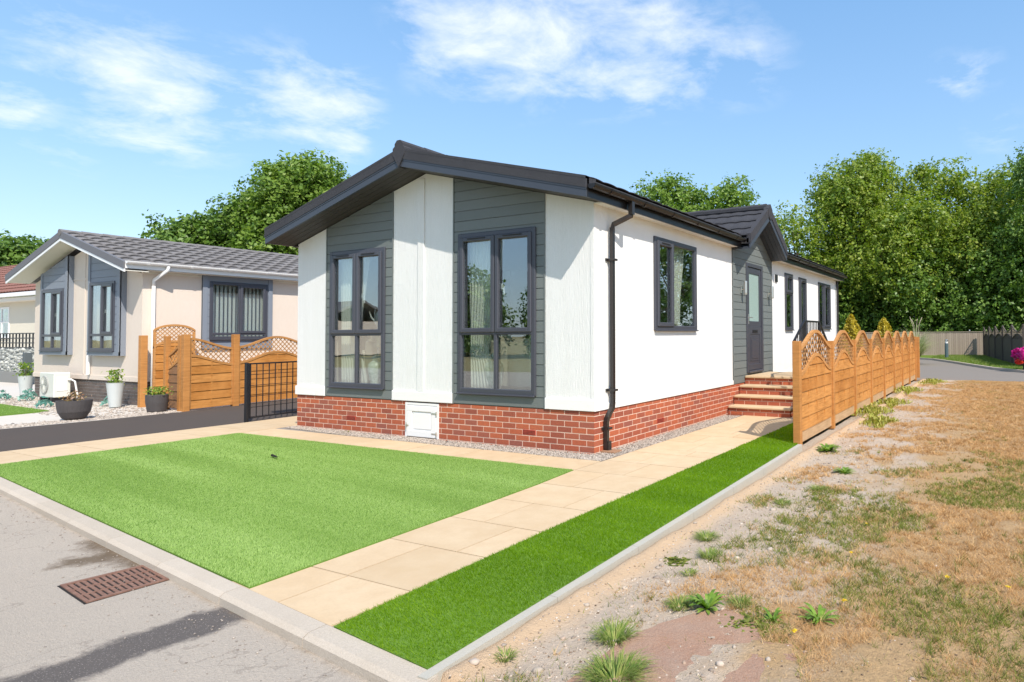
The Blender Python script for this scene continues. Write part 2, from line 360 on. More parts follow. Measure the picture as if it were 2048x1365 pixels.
# ---------------------------------------------------------------- numpy noise, foliage, blades, pebbles
_P = RNG.random((256, 256))
def vnoise(x, y):
    xi = np.floor(x).astype(int); yi = np.floor(y).astype(int); fx = x-xi; fy = y-yi
    fx = fx*fx*(3-2*fx); fy = fy*fy*(3-2*fy); g = lambda a, b: _P[a % 256, b % 256]
    return (g(xi, yi)*(1-fx)+g(xi+1, yi)*fx)*(1-fy)+(g(xi, yi+1)*(1-fx)+g(xi+1, yi+1)*fx)*fy
def fbm(x, y, o=4):
    s = 0; a = .5
    for i in range(o): s = s+a*vnoise(x*2**i+17*i, y*2**i+31*i); a *= .5
    return s/(1-.5**o)
def unit(n):
    v = RNG.normal(size=(n, 3)); return v/np.linalg.norm(v, axis=1)[:, None]
def leaf_cloud(C, size, aspect=.62, nrm=None, spread=1.0):
    """one folded-less rhombus leaf at every centre"""
    n = len(C); d = unit(n)
    if nrm is not None: nn = nrm*spread+unit(n)*.8; nn /= np.linalg.norm(nn, axis=1)[:, None]
    else: nn = unit(n)
    a = np.cross(nn, d); a /= np.linalg.norm(a, axis=1)[:, None]+1e-9; b = np.cross(nn, a)
    s = size*(.6+.8*RNG.random(n))[:, None] if np.isscalar(size) else size[:, None]
    V = np.stack([C-a*s*.5, C+b*s*.5*aspect+nn*s*.06, C+a*s*.5, C-b*s*.5*aspect+nn*s*.06], 1).reshape(-1, 3)
    return V, np.arange(n*4).reshape(n, 4)
def blades(name, X, Y, Z, h, wd, lean, matl, rnd, kind='stuff', parent=None, loc=None, leandir=None):
    n = len(X); ang = RNG.random(n)*2*np.pi; la = RNG.random(n)*2*np.pi if leandir is None else leandir+RNG.normal(size=n)*.7
    bx, by = np.cos(ang)*wd/2, np.sin(ang)*wd/2; L = lean*(.3+RNG.random(n))
    V = np.empty((n, 3, 3)); V[:, 0] = np.stack([X-bx, Y-by, Z], 1); V[:, 1] = np.stack([X+bx, Y+by, Z], 1)
    V[:, 2] = np.stack([X+np.cos(la)*L*h, Y+np.sin(la)*L*h, Z+h], 1)
    o = npmesh(name, V.reshape(-1, 3), np.arange(n*3).reshape(n, 3), matl, parent=parent, loc=loc, rnd=rnd)
    if kind: o['kind'] = kind
    return o
OCT = np.array([[1, 0, 0], [-1, 0, 0], [0, 1, 0], [0, -1, 0], [0, 0, 1], [0, 0, -1]], float)
OCTF = np.array([[0, 2, 4], [2, 1, 4], [1, 3, 4], [3, 0, 4], [2, 0, 5], [1, 2, 5], [3, 1, 5], [0, 3, 5]])
_t = (1+5**.5)/2
ICO = np.array([[-1, _t, 0], [1, _t, 0], [-1, -_t, 0], [1, -_t, 0], [0, -1, _t], [0, 1, _t], [0, -1, -_t], [0, 1, -_t], [_t, 0, -1], [_t, 0, 1], [-_t, 0, -1], [-_t, 0, 1]])/1.9
ICOF = np.array([[0, 11, 5], [0, 5, 1], [0, 1, 7], [0, 7, 10], [0, 10, 11], [1, 5, 9], [5, 11, 4], [11, 10, 2], [10, 7, 6], [7, 1, 8], [3, 9, 4], [3, 4, 2], [3, 2, 6], [3, 6, 8], [3, 8, 9], [4, 9, 5], [2, 4, 11], [6, 2, 10], [8, 6, 7], [9, 8, 1]])
def pebbles(name, P, size, matl, flat=.6, ico=False, parent=None, loc=None, rnd=None):
    B, BF = (ICO, ICOF) if ico else (OCT, OCTF); n = len(P)
    V = np.repeat(B[None], n, 0)*(.7+.6*RNG.random((n, len(B), 1)))
    V = V*(size[:, None, None])*np.stack([.7+.6*RNG.random(n), .7+.6*RNG.random(n), flat*(.7+.5*RNG.random(n))], 1)[:, None, :]
    a = RNG.random(n)*6.28; c, s = np.cos(a)[:, None], np.sin(a)[:, None]
    V = np.stack([V[..., 0]*c-V[..., 1]*s, V[..., 0]*s+V[..., 1]*c, V[..., 2]], -1)+P[:, None, :]
    F = (BF[None]+np.arange(n)[:, None, None]*len(B)).reshape(-1, 3)
    r = np.repeat(RNG.random(n) if rnd is None else rnd, len(BF))
    return npmesh(name, V.reshape(-1, 3), F, matl, parent=parent, loc=loc, rnd=r)

# ================================================================ SETTING
def kerb_y(x): return -4.205-.107*x            # inner edge of the road kerb
def soil_mat():
    m = mat('dry_soil', (.47, .375, .29), rough=.98, spec=.1, noise=[(1.4, .6, (.42, .32, .235)), (7, .45, (.60, .49, .385)), (45, .5, (.38, .29, .215)), (160, .35, (.64, .54, .44))], bump=[(30, 1.2), (120, .8), (6, .8)])
    return m
m_soil = soil_mat()
m_ground = mat('dry_turf_ground', (.30, .24, .13), rough=1, spec=.05, noise=[(.6, .6, (.18, .22, .07)), (12, .5, (.36, .28, .16))], bump=(20, 1))
g = MB(); g.f(*[g.v(x, y, -.12) for x, y in ((-700, -700), (700, -700), (700, 700), (-700, 700))]); tag(g.build('ground', m_ground), kind='structure')
# near road, with a long tarmac repair and stains worked into its material
def road_mat():
    m = mat('worn_road', (.42, .35, .285), rough=.97, spec=.08, noise=[(1.3, .7, (.34, .285, .23)), (.5, .6, (.48, .405, .33)), (5, .4, (.37, .32, .265)), (70, .7, (.27, .235, .20)), (200, .6, (.60, .53, .455))], bump=[(120, .9), (25, .4)])
    t = m.node_tree; b = t.nodes['Principled BSDF']; cur = b.inputs['Base Color'].links[0].from_socket
    co = nd(t, 'ShaderNodeTexCoord').outputs['Object']; sx = nd(t, 'ShaderNodeSeparateXYZ'); t.links.new(co, sx.inputs[0])
    wn = nd(t, 'ShaderNodeTexNoise'); wn.inputs['Scale'].default_value = 5; wn.inputs['Detail'].default_value = 6; t.links.new(co, wn.inputs['Vector'])
    wn.inputs['Roughness'].default_value = .75; wob = M('MULTIPLY', M('SUBTRACT', wn.outputs[0], .5, tree=t), .20, tree=t)
    def band(p0, p1, hw, soft, wobk=1.0, endfade=None):
        (x0, y0), (x1, y1) = p0, p1; L = math.hypot(x1-x0, y1-y0); nx, ny = -(y1-y0)/L, (x1-x0)/L; tx_, ty_ = (x1-x0)/L, (y1-y0)/L
        d = M('ADD', M('ADD', M('MULTIPLY', sx.outputs[0], nx, tree=t), M('MULTIPLY', sx.outputs[1], ny, tree=t), tree=t), -(x0*nx+y0*ny), tree=t)
        d = M('ABSOLUTE', M('ADD', d, M('MULTIPLY', wob, wobk, tree=t), tree=t), tree=t)
        a = M('ADD', M('ADD', M('MULTIPLY', sx.outputs[0], tx_, tree=t), M('MULTIPLY', sx.outputs[1], ty_, tree=t), tree=t), -(x0*tx_+y0*ty_), tree=t)
        a = M('MAXIMUM', M('MULTIPLY', a, -1.0, tree=t), M('SUBTRACT', a, L, tree=t), tree=t); a = M('ADD', a, M('MULTIPLY', wob, 1.5, tree=t), tree=t)
        dd = M('MAXIMUM', M('SUBTRACT', d, hw, tree=t), a, tree=t)
        return M('SUBTRACT', 1.0, M('DIVIDE', M('ADD', dd, soft, tree=t), soft*2, tree=t, clamp=True), tree=t, clamp=True)
    def over(cur, mask, col, k):
        mx = nd(t, 'ShaderNodeMix', data_type='RGBA'); t.links.new(M('MULTIPLY', mask, k, tree=t), mx.inputs[0]); t.links.new(cur, mx.inputs[6]); mx.inputs[7].default_value = (*col, 1); return mx.outputs[2]
    crk = nd(t, 'ShaderNodeTexVoronoi', feature='DISTANCE_TO_EDGE'); crk.inputs['Scale'].default_value = .8; wv2 = nd(t, 'ShaderNodeVectorMath', operation='ADD'); t.links.new(co, wv2.inputs[0]); wc = nd(t, 'ShaderNodeTexNoise'); wc.inputs['Scale'].default_value = 3; wc.inputs['Detail'].default_value = 6; t.links.new(co, wc.inputs['Vector']); t.links.new(wc.outputs['Color'], wv2.inputs[1]); t.links.new(wv2.outputs[0], crk.inputs['Vector'])
    cur = over(cur, M('LESS_THAN', crk.outputs['Distance'], .006, tree=t), (.22, .185, .155), .35)
    agg = nd(t, 'ShaderNodeTexVoronoi'); agg.inputs['Scale'].default_value = 90; t.links.new(co, agg.inputs['Vector'])
    trench = nd(t, 'ShaderNodeMix', data_type='RGBA'); t.links.new(M('LESS_THAN', agg.outputs['Distance'], .22, tree=t), trench.inputs[0]); trench.inputs[6].default_value = (.11, .097, .092, 1); trench.inputs[7].default_value = (.26, .23, .215, 1)
    mx = nd(t, 'ShaderNodeMix', data_type='RGBA'); t.links.new(M('MULTIPLY', band((.64, -4.30), (.50, -6.6), .155, .035, 1.4), .93, tree=t), mx.inputs[0]); t.links.new(cur, mx.inputs[6]); t.links.new(trench.outputs[2], mx.inputs[7]); cur = mx.outputs[2]
    cur = over(cur, band((-1.7, -4.15), (-.55, -4.28), .07, .06, 2.0), (.15, .11, .075), .92)
    cur = over(cur, band((-1.10, -4.24), (-1.27, -4.48), .11, .05, 2.0), (.15, .11, .075), .9)
    cur = over(cur, band((-9, -3.28), (2.6, -4.52), .055, .05, 1.3), (.25, .18, .115), .8)
    t.links.new(cur, b.inputs['Base Color']); return m
m_road = road_mat()
g = MB(); g.f(*[g.v(x, y, -.055) for x, y in ((-60, -14), (60, -14), (60, kerb_y(60)-.05), (-60, kerb_y(-60)-.05))]); tag(g.build('road', m_road), kind='structure')
# kerb stones along the road: one structure of separate stones
kb = MB(); x = -16.0
while x < 2.0:
    x1 = min(x+.914, 2.26); kb.r = random.random()
    y0, y1 = kerb_y(x), kerb_y(x1-.006)
    ring = lambda xx, yy: [kb.v(xx, yy, -.13), kb.v(xx, yy, .006), kb.v(xx, yy-.095, .004), kb.v(xx, yy-.122, -.014), kb.v(xx, yy-.130, -.13)]
    A = ring(x, y0); B = ring(x1-.006, y1)
    for k in range(5): kb.f(A[k], A[(k+1) % 5], B[(k+1) % 5], B[k])
    kb.f(*A); kb.f(*B[::-1]); x = x1
kb.r = None
tag(kb.build('kerb', m_kerb), kind='structure')
# concrete edging between artificial turf and rough ground
eb = MB(); y = -4.5
def edge_x(y): return 2.235-.022*(y+4.5)
while y < 1.68:
    y1 = min(y+.914, 1.70); eb.r = random.random()
    x0, x1 = edge_x(y), edge_x(y1)
    i = [eb.v(a, b, z) for z in (-.14, .012) for (a, b) in ((x0-.045, y), (x0+.012, y), (x1+.012, y1-.004), (x1-.045, y1-.004))]
    for q in ((0, 1, 2, 3), (4, 5, 6, 7), (0, 1, 5, 4), (1, 2, 6, 5), (2, 3, 7, 6), (3, 0, 4, 7)): eb.f(*[i[k] for k in q])
    y = y1
tag(eb.build('path_edging', m_edge), kind='structure')
# paving: bed with separate slabs
def slab(mb, pts, z=.004, gap=.0055):
    c = np.mean(pts, 0); p = [tuple(np.array(q)+(c-np.array(q))/np.linalg.norm(c-np.array(q))*gap*1.4) for q in pts]; mb.r = random.random(); mb.poly(p, -.04, z+random.uniform(-.0008, .0008))
bed = MB(); bed.poly([(-7.17, kerb_y(-7.17)-.005), (1.43, kerb_y(1.43)-.005), (1.43, 4.3), (.30, 4.3), (.30, -.28), (-5.9, -.16), (-5.9, 12), (-8.2, 12), (-7.17, -.04)], -.05, -.003)
tag(bed.build('paving_bed', m_joint), kind='structure')
pv = MB()
rows = [kerb_y(.9)-.004, -3.87, -3.27, -2.68, -2.08, -1.45, -.82]
jx = [.86, .84, 1.13, .80, 1.11, .74]
for k in range(len(rows)-1):
    a, b = rows[k], rows[k+1]; j = jx[k % 6]
    x0 = .535-.04*(a+4.2)/3.4; x0 = min(x0, .535); xe = 1.40
    ya0 = kerb_y(x0)-.001 if k == 0 else a; yaj = kerb_y(j)-.001 if k == 0 else a; yae = kerb_y(xe)-.001 if k == 0 else a
    slab(pv, [(.30, a if k else kerb_y(.3)), (j, yaj), (j, b), (.30, b)]); slab(pv, [(j, yaj), (xe, yae), (xe, b), (j, b)])
y = -.82; k = 0
while y < 4.2:      # beside the home
    y1 = min(y+(.30 if k % 3 == 2 else .6), 4.28); j = (.92, .72, 1.05)[k % 3]
    slab(pv, [(.31, y), (j, y), (j, y1), (.31, y1)]); slab(pv, [(j, y), (1.41, y), (1.41, y1), (j, y1)]); y = y1; k += 1
x = .30
while x > -5.85:    # in front of the home
    x1 = max(x-.9, -5.95); slab(pv, [(x1, -.83), (x, -.83), (x, -.30), (x1, -.30)]); x = x1
y = -3.6; k = 0
while y < 11.5:     # along the drive
    y1 = y+.6; a, b = y, y1
    if k == 0: a = kerb_y(-6.5)
    dx = lambda q: -7.155 if q < 0 else -7.155-.07*q
    if a < -.2: slab(pv, [(dx(a), a if k else kerb_y(-7.15)), (-5.97, a if k else kerb_y(-5.97)), (-5.97, b), (dx(b), b)])
    else: slab(pv, [(dx(a), a), (-5.9, a), (-5.9, b), (dx(b), b)])
    y = y1; k += 1
tag(pv.build('paving', m_slab), kind='structure')
# driveway
dr = MB(); dr.poly([(-10.3, kerb_y(-10.3)), (-7.172, kerb_y(-7.17)), (-7.172, 0), (-8.2, 14), (-11.6, 14), (-10.5, 2), (-10.12, .3), (-10.1, -1)], -.05, -.012)
tag(dr.build('driveway', m_tarmac), kind='structure')
# neighbour garden surface
ng = MB(); ng.poly([(-40, -1.1), (-10.32, kerb_y(-10.3)), (-10.13, -1), (-10.15, .3), (-10.6, 2), (-11.6, 14), (-40, 14)], -.06, -.016)
tag(ng.build('neighbour_paving', m_pale), kind='structure')

# far road, its kerb and the grass verge behind
fr = MB(); fr.poly([(-40, 15.0), (2.3, 14.9), (30, 15.6), (30, 18.5), (9, 18.2), (5.3, 19.8), (4.2, 21.8), (3.3, 24.4), (2.5, 26.9), (1.2, 30.5), (-.5, 32.5), (-4, 34), (-40, 36)], -.08, -.035)
tag(fr.build('far_road', m_tarmac2), kind='structure')
kv = MB(); kc = [(30, 18.5), (9, 18.2), (5.3, 19.8), (4.2, 21.8), (3.3, 24.4), (2.5, 26.9), (1.2, 30.5), (-.5, 32.5), (-4, 34)]
def ribbon(mb, pts, wd, z0, z1):
    P = [np.array(p, float) for p in pts]; o = []
    for i, p in enumerate(P):
        d = P[min(i+1, len(P)-1)]-P[max(i-1, 0)]; d /= np.linalg.norm(d); o.append(p+np.array([d[1], -d[0]])*wd)
    n = len(P); A = [[mb.v(*P[i], z0), mb.v(*P[i], z1), mb.v(*o[i], z1), mb.v(*o[i], z0)] for i in range(n)]
    for i in range(n-1):
        for k in range(4): mb.f(A[i][k], A[i][(k+1) % 4], A[i+1][(k+1) % 4], A[i+1][k])
ribbon(kv, kc, .13, -.1, .06); tag(kv.build('far_kerb', m_kerb), kind='structure')
vg = MB(); vg.poly([(30, 18.7), (9.05, 18.35), (5.42, 19.9), (4.33, 21.85), (3.43, 24.45), (2.63, 26.95), (1.33, 30.55), (-.4, 32.6), (-4, 34.15), (-4, 42), (30, 42)], -.1, .03)
m_verge = mat('verge_grass_base', (.12, .19, .03), rough=1, spec=.05, noise=[(1.2, .5, (.17, .19, .05)), (20, .5, (.08, .14, .02))])
tag(vg.build('grass_verge', m_verge), kind='structure')
n = 26000; X = 1+RNG.random(n)*5.5; Y = 20+RNG.random(n)*17
keep = X > np.interp(Y, [18, 19.9, 21.85, 24.45, 26.95, 30.55, 32.6, 40], [9, 5.5, 4.45, 3.55, 2.75, 1.45, 0, -4]); X, Y = X[keep], Y[keep]
m_vgrass = foliage_mat('verge_grass', ((.12, .20, .03), (.20, .29, .05), (.28, .30, .09)), .35)
tag(blades('verge_grass', X, Y, np.full(len(X), .03), .05+.05*RNG.random(len(X)), .02, .5, m_vgrass, RNG.random(len(X))), 'short green grass on the verge in front of the grey fence', 'grass')

# rough dry ground on the right
def rough_z(X, Y):
    z = -.045+.03*np.clip((X-2.3)/1.5, 0, 1)+(fbm(X*1.1, Y*1.1)-.5)*.05+(fbm(X*7, Y*7, 3)-.5)*.022
    return z+.045*np.exp(-((X-2.27)/.09)**2)-.03*(X < 2.235)
def grid_axis(a, b, f0, f1): # growing spacing
    o = [a]; 
    while o[-1] < b: t = (o[-1]-a)/(b-a); o.append(o[-1]+f0+(f1-f0)*t)
    return np.array(o)
gx = np.concatenate([[1.98, 2.1], grid_axis(2.20, 5.6, .025, .035), np.arange(5.75, 9.3, .15), [10, 14, 20, 30]]); gy = grid_axis(-4.75, 15.0, .025, .16)
GX, GY = np.meshgrid(gx, gy); GZ = rough_z(GX, GY)
sel = GY < kerb_y(GX)-.0; GZ = np.where(GY < kerb_y(GX)+.02, np.minimum(GZ, -.075), GZ)
nx_, ny_ = len(gx), len(gy); ii = np.arange(nx_*ny_).reshape(ny_, nx_)
Fq = np.stack([ii[:-1, :-1], ii[:-1, 1:], ii[1:, 1:], ii[1:, :-1]], -1).reshape(-1, 4)
def rough_mat():
    m = m_soil; t = m.node_tree; b = t.nodes['Principled BSDF']; cur = b.inputs['Base Color'].links[0].from_socket
    co = nd(t, 'ShaderNodeTexCoord').outputs['Object']; sx = nd(t, 'ShaderNodeSeparateXYZ'); t.links.new(co, sx.inputs[0])
    wn = nd(t, 'ShaderNodeTexNoise'); wn.inputs['Scale'].default_value = 2.2; wn.inputs['Detail'].default_value = 7; t.links.new(co, wn.inputs['Vector'])
    # thatch of dead grass away from the edging
    a = M('ADD', M('MULTIPLY', M('SUBTRACT', sx.outputs[0], 3.1, tree=t), 1.4, tree=t), M('MULTIPLY', M('SUBTRACT', wn.outputs[0], .5, tree=t), 4.0, tree=t), tree=t, clamp=True)
    fine = nd(t, 'ShaderNodeTexNoise'); fine.inputs['Scale'].default_value = 55; fine.inputs['Detail'].default_value = 4; t.links.new(co, fine.inputs['Vector'])
    st = nd(t, 'ShaderNodeMix', data_type='RGBA'); t.links.new(fine.outputs[0], st.inputs[0]); st.inputs[6].default_value = (.23, .14, .065, 1); st.inputs[7].default_value = (.62, .40, .19, 1)
    mx = nd(t, 'ShaderNodeMix', data_type='RGBA'); t.links.new(M('MULTIPLY', a, .85, tree=t), mx.inputs[0]); t.links.new(cur, mx.inputs[6]); t.links.new(st.outputs[2], mx.inputs[7]); cur = mx.outputs[2]
    # sandy haunching beside the edging
    e = M('SUBTRACT', 1.0, M('DIVIDE', M('ABSOLUTE', M('SUBTRACT', M('ADD', M('MULTIPLY', M('SUBTRACT', wn.outputs[0], .5, tree=t), .25, tree=t), sx.outputs[0], tree=t), 2.30, tree=t), tree=t), .17, tree=t, clamp=True), tree=t)
    mx = nd(t, 'ShaderNodeMix', data_type='RGBA'); t.links.new(M('MULTIPLY', e, 1.3, tree=t, clamp=True), mx.inputs[0]); t.links.new(cur, mx.inputs[6]); mx.inputs[7].default_value = (.54, .385, .25, 1)
    t.links.new(mx.outputs[2], b.inputs['Base Color'])
rough_mat()
rg = npmesh('rough_ground', np.stack([GX, GY, GZ], -1).reshape(-1, 3), Fq, m_soil, smooth=True); tag(rg, kind='structure')
# old reddish concrete pad sunk in the soil
m_pad = mat('red_stained_concrete', (.30, .125, .06), rough=.95, noise=[(3.5, .8, (.24, .12, .08)), (1.7, .7, (.42, .235, .135)), (5, .35, (.44, .34, .26)), (70, .5, (.28, .16, .11)), (160, .4, (.55, .42, .33))], bump=[(60, .8), (14, .8), (180, .5)])
pd = [(2.72, -4.6), (2.78, -3.75), (2.84, -3.56), (2.98, -3.34), (3.1, -3.24), (3.25, -3.30), (3.36, -3.44), (3.40, -3.50), (3.52, -3.47), (3.60, -3.62), (3.66, -3.8), (3.72, -4.6)]
pj = []
for (a, b), (c, d) in zip(pd, pd[1:]+pd[:1]):
    for k in range(8): t_ = k/8; j_ = .016*(fbm(np.array([a+(c-a)*t_])*17, np.array([b+(d-b)*t_])*17, 3)[0]-.5)*2; pj.append((a+(c-a)*t_+j_+random.uniform(-.003, .003), b+(d-b)*t_+j_))
pm = MB(); pm.poly(pj, -.08, -.024); o = pm.build('concrete_pad', m_pad); tag(o, 'old reddish brown stained concrete pad sunk in the dry soil', 'concrete pad')

# ================================================================ ARTIFICIAL TURF
def in_poly(X, Y, P):
    r = np.zeros(len(X), bool); j = len(P)-1
    for i in range(len(P)):
        (xi, yi), (xj, yj) = P[i], P[j]
        c = ((yi > Y) != (yj > Y)) & (X < (xj-xi)*(Y-yi)/(yj-yi+1e-12)+xi); r ^= c; j = i
    return r
def turf(name, P, dens, cols, h, label, leandir, lean=.9):
    P = [tuple(p) for p in P]
    b = MB(); b.poly(P, -.03, .010)
    root = b.build(name, m_base); tag(root, label, 'artificial grass')
    xs = [p[0] for p in P]; ys = [p[1] for p in P]
    A = (max(xs)-min(xs))*(max(ys)-min(ys)); n = int(A*dens)
    X = min(xs)+RNG.random(n)*(max(xs)-min(xs)); Y = min(ys)+RNG.random(n)*(max(ys)-min(ys))
    k = in_poly(X, Y, P); X, Y = X[k], Y[k]
    # density falls with the distance from the near end
    dist = np.hypot(X-4.4, Y+6.4); keep = RNG.random(len(X)) < np.clip((4.2/dist)**1.5, .12, 1); X, Y, dist = X[keep], Y[keep], dist[keep]
    wd = (.0030 if h > .02 else .0023)*np.clip(dist/3.2, 1, 3.0)
    # laid in rolls: pile lean's light and dark put into streaks of blade tone
    st = fbm(Y*2.6+X*.25, X*.22, 3); rnd = np.clip(RNG.random(len(X))*.55+(st-.5)*1.15+.26, 0, 1)
    hh = h*(.65+.5*RNG.random(len(X)))*(1+(st-.5)*.3)
    me = blades('pile', X, Y, np.full(len(X), .008), hh, wd, lean, foliage_mat(name+'_pile', cols, .45, .5), rnd, parent=root, leandir=leandir)
    return root
lawnP = [(-5.93, -.84), (-5.955, kerb_y(-5.95)+.006), (-3, kerb_y(-3)+.006), (.52, kerb_y(.52)+.008), (.45, -2.6), (.38, -1.5), (.31, -.84)]
turf('artificial_lawn', lawnP, 38000, ((.225, .345, .08), (.31, .45, .115), (.44, .575, .20)), .013, 'large pale green artificial lawn rectangle in front of the white home', 2.2)
stripP = [(1.425, kerb_y(1.43)+.004), (edge_x(-4.4)-.05, kerb_y(2.2)+.004), (edge_x(-1)-.05, -1), (edge_x(1.7)-.05, 1.75), (1.97, 1.9), (1.97, 15.2), (1.42, 15.2), (1.42, 4.3), (1.40, -.8), (1.395, -2.5)]
turf('artificial_turf_strip', stripP, 22000, ((.13, .25, .006), (.23, .385, .012), (.36, .52, .04)), .024, 'narrow deep green artificial turf strip between sandstone path and concrete edging', 5.2)

# ================================================================ MAIN HOME
H = empty('mobile_home', (-2.9, 0, 0), 'white single storey park home with grey clad window bays on a red brick skirt', 'park home')
FR = lambda u, d, z: (u, -d, z)           # front wall frame
SD = lambda u, d, z: (d, u, z)            # side wall frame
LB_, RB_ = -5.85, 0.0; LEN = 13.0
AX, AZ = -2.91, 3.81
def top_f(u): return AZ-(AX-u)*.278 if u < AX else AZ-(u-AX)*.240
def bricks(mb, T, u0, u1, z0, z1, off, phase=0):
    mb.T = T; zt = z1; k = 0; h = .056
    while zt > z0+.01:
        zb = max(zt-h+.010, z0) if k == 0 else max(zt-.065, z0)
        o = (off+(.1125 if (k+phase) % 2 else 0)) % .225
        u = u0-(.225-o) if o > 0 else u0
        e = u0+o-.225
        while e < u1:
            a, b = max(e+.005, u0), min(e+.22, u1)
            if b-a > .02:
                mb.r = random.random(); dj = random.uniform(.0, .0015); mb.box(a+.001, b-.001, -.03, dj, zb+.001, zt)
            e += .225
        zt = zb-.010; k += 1
    mb.r = None
HZ = (-3.30, -2.63)                       # service hatch in the skirt
ZB = .52
sk = MB(FR); sk.box(LB_, HZ[0], -.1, -.002, -.1, ZB-.004); sk.box(HZ[1], RB_-.002, -.1, -.002, -.1, ZB-.004); sk.box(HZ[0], HZ[1], -.1, -.006, -.1, .012); sk.T = SD; sk.box(.1, LEN, -.1, -.002, -.1, ZB-.004)
sk.T = lambda u, d, z: (u, d, z); sk.box(LB_, LB_+.1, .1, LEN, -.1, ZB-.004)
skirt = sk.build('skirt', m_mortar, H)
for T__, a, b, o_ in ((FR, LB_, HZ[0], (-.225*20-LB_) % .225), (FR, HZ[1], RB_, (0-HZ[1]) % .225), (SD, .0, LEN, .1125)):
    bk = MB(); bricks(bk, T__, a, b, -.02, ZB-.002, o_, 0); bk.build('brickwork', m_brick, skirt)
def air_brick(T, u, z, col=m_vent):
    v = MB(T); v.box(u, u+.215, -.02, .004, z, z+.065, .002)
    o = v.build('air_brick', col, H)
    s = MB(T)
    for i in range(9):
        for j in range(3): s.box(u+.012+i*.0215, u+.026+i*.0215, .0035, .0046, z+.008+j*.018, z+.020+j*.018)
    s.build('slots', m_dark, o)
air_brick(FR, -1.12, .178); air_brick(SD, 1.575, .178); air_brick(FR, -4.61, .178)
# service hatch
hm = MB(FR); hm.box(HZ[0], HZ[0]+.035, -.05, .012, 0.01, .505); hm.box(HZ[1]-.035, HZ[1], -.05, .012, .01, .505); hm.box(HZ[0]+.035, HZ[1]-.035, -.05, .010, .475, .505)
hf = hm.build('hatch_frame', m_pvc, H)
hm = MB(FR); a, b = HZ[0]+.04, HZ[1]-.04; z0, z1 = .018, .470
hm.box(a, b, -.04, -.002, z0, z1)
hm.box(a+.004, b-.004, -.002, .020, z0+.004, z0+.095, .004); hm.box(a+.004, b-.004, -.002, .020, z1-.085, z1-.004, .004); hm.box(a+.004, a+.10, -.002, .019, z0+.095, z1-.085, .004); hm.box(b-.10, b-.004, -.002, .019, z0+.095, z1-.085, .004)
hm.box(a+.12, b-.12, -.002, .010, z0+.115, z1-.105, .006)
hd = hm.build('hatch_door', m_pvc, H)
for zz in (.075, .36):
    q = MB(FR); q.box(b-.085, b+.02, .020, .027, zz, zz+.016, .002); q.tube([(b+.012, .028, zz-.02), (b+.012, .028, zz+.036)], .008); q.build('hinge', m_steel, hd)
q = MB(FR); q.box(a-.01, a+.04, .019, .026, .17, .19, .002); q.tube([(a+.0, .03, .12), (a+.0, .03, .22)], .006); q.build('latch', m_steel, hd)

# windows of the home: (u0,u1,z0,z1)
WL = (-5.005, -3.755, .69, 2.79); WR = (-2.245, -.905, .69, 2.86)
W1 = (1.51, 2.90, 1.535, 2.88); DOOR = (5.20, 6.13, .70, 2.865)
W2 = (7.75, 8.34, 1.56, 2.875); W3 = (8.90, 9.53, 1.30, 2.86); W4 = (10.80, 12.12, 1.60, 2.875)
WHITE_F = [(-5.86, -5.13), (-3.58, -2.365), (-.748, .0)]; CLAD_F = [(-5.13, -3.58), (-2.365, -.748)]
def brk(a, b): return sorted({a, b} | ({AX} if a < AX < b else set()))
for a, b in WHITE_F:
    mb = MB(FR); wall(mb, brk(a, b if b < 0 else -.004), lambda u: top_f(u)-.002, [], .665, -.09, .0); wp = mb.build('wall', m_white, H)
    t_ = MB(FR); t_.box(a-(.02 if a < -5 else 0), b+(.027 if b > -.1 else 0), -.085, .022, ZB+.006, .668, .006)
    t_.build('base_trim', m_trim, wp)
mb = MB(FR); mb.box(-3.055, -2.925, 0.0, .020, .668, 3.74, .004); mb.build('cover_strip', m_white, H)
mb = MB(FR); mb.box(-.05, .007, -.05, .006, .668, 3.09, .002); mb.build('corner_trim', m_white, H)
mb = MB(FR)
for (a, b), wd_ in zip(CLAD_F, (WL, WR)):
    cladding(mb, brk(a, b), top_f, [wd_], ZB+.008, .004, .1405, 4.0, first=.135)
    for e in (a, b-.018): wall(mb, [e, e+.018], top_f, [], ZB+.004, -.03, .012)
mb.build('cladding', m_clad, H)
mb = MB(SD)
ds = (4.50, 6.78); side_top = lambda u: 3.10
def ptop(u): return 3.08+max(0, (1.14-abs(u-5.64)))*.62
wall(mb, [.004, ds[0]], side_top, [W1], .60, -.09, .0); ws = mb.build('wall', m_white_smooth, H)
mb = MB(SD); wall(mb, [ds[1], LEN], side_top, [W2, W3, W4], .60, -.09, .0); mb.build('wall', m_white_smooth, H)
for a, b in ((.012, ds[0]), (ds[1], LEN)): t_ = MB(SD); t_.box(a, b, -.07, .018, ZB+.004, .603, .006); t_.build('base_trim', m_trim, ws)
mb = MB(SD); cladding(mb, [ds[0], 5.64, ds[1]], ptop, [DOOR], ZB+.004, .012, .1405, 4.0)
for e in (ds[0], ds[1]-.02): wall(mb, [e, e+.02], lambda u: 3.09, [], ZB, -.03, .020)
mb.build('cladding', m_clad, H)
# the far left and rear walls
mb = MB(); mb.box(LB_, LB_+.09, .09, LEN, .524, 2.98); mb.box(LB_+.09, -.09, LEN-.09, LEN, .524, 3.0); mb.T = lambda u, d, z: (u, LEN-.05+d, z); wall(mb, [LB_, AX, 0], top_f, [], 2.9, 0, .05)
mb.build('wall', m_white_smooth, H)
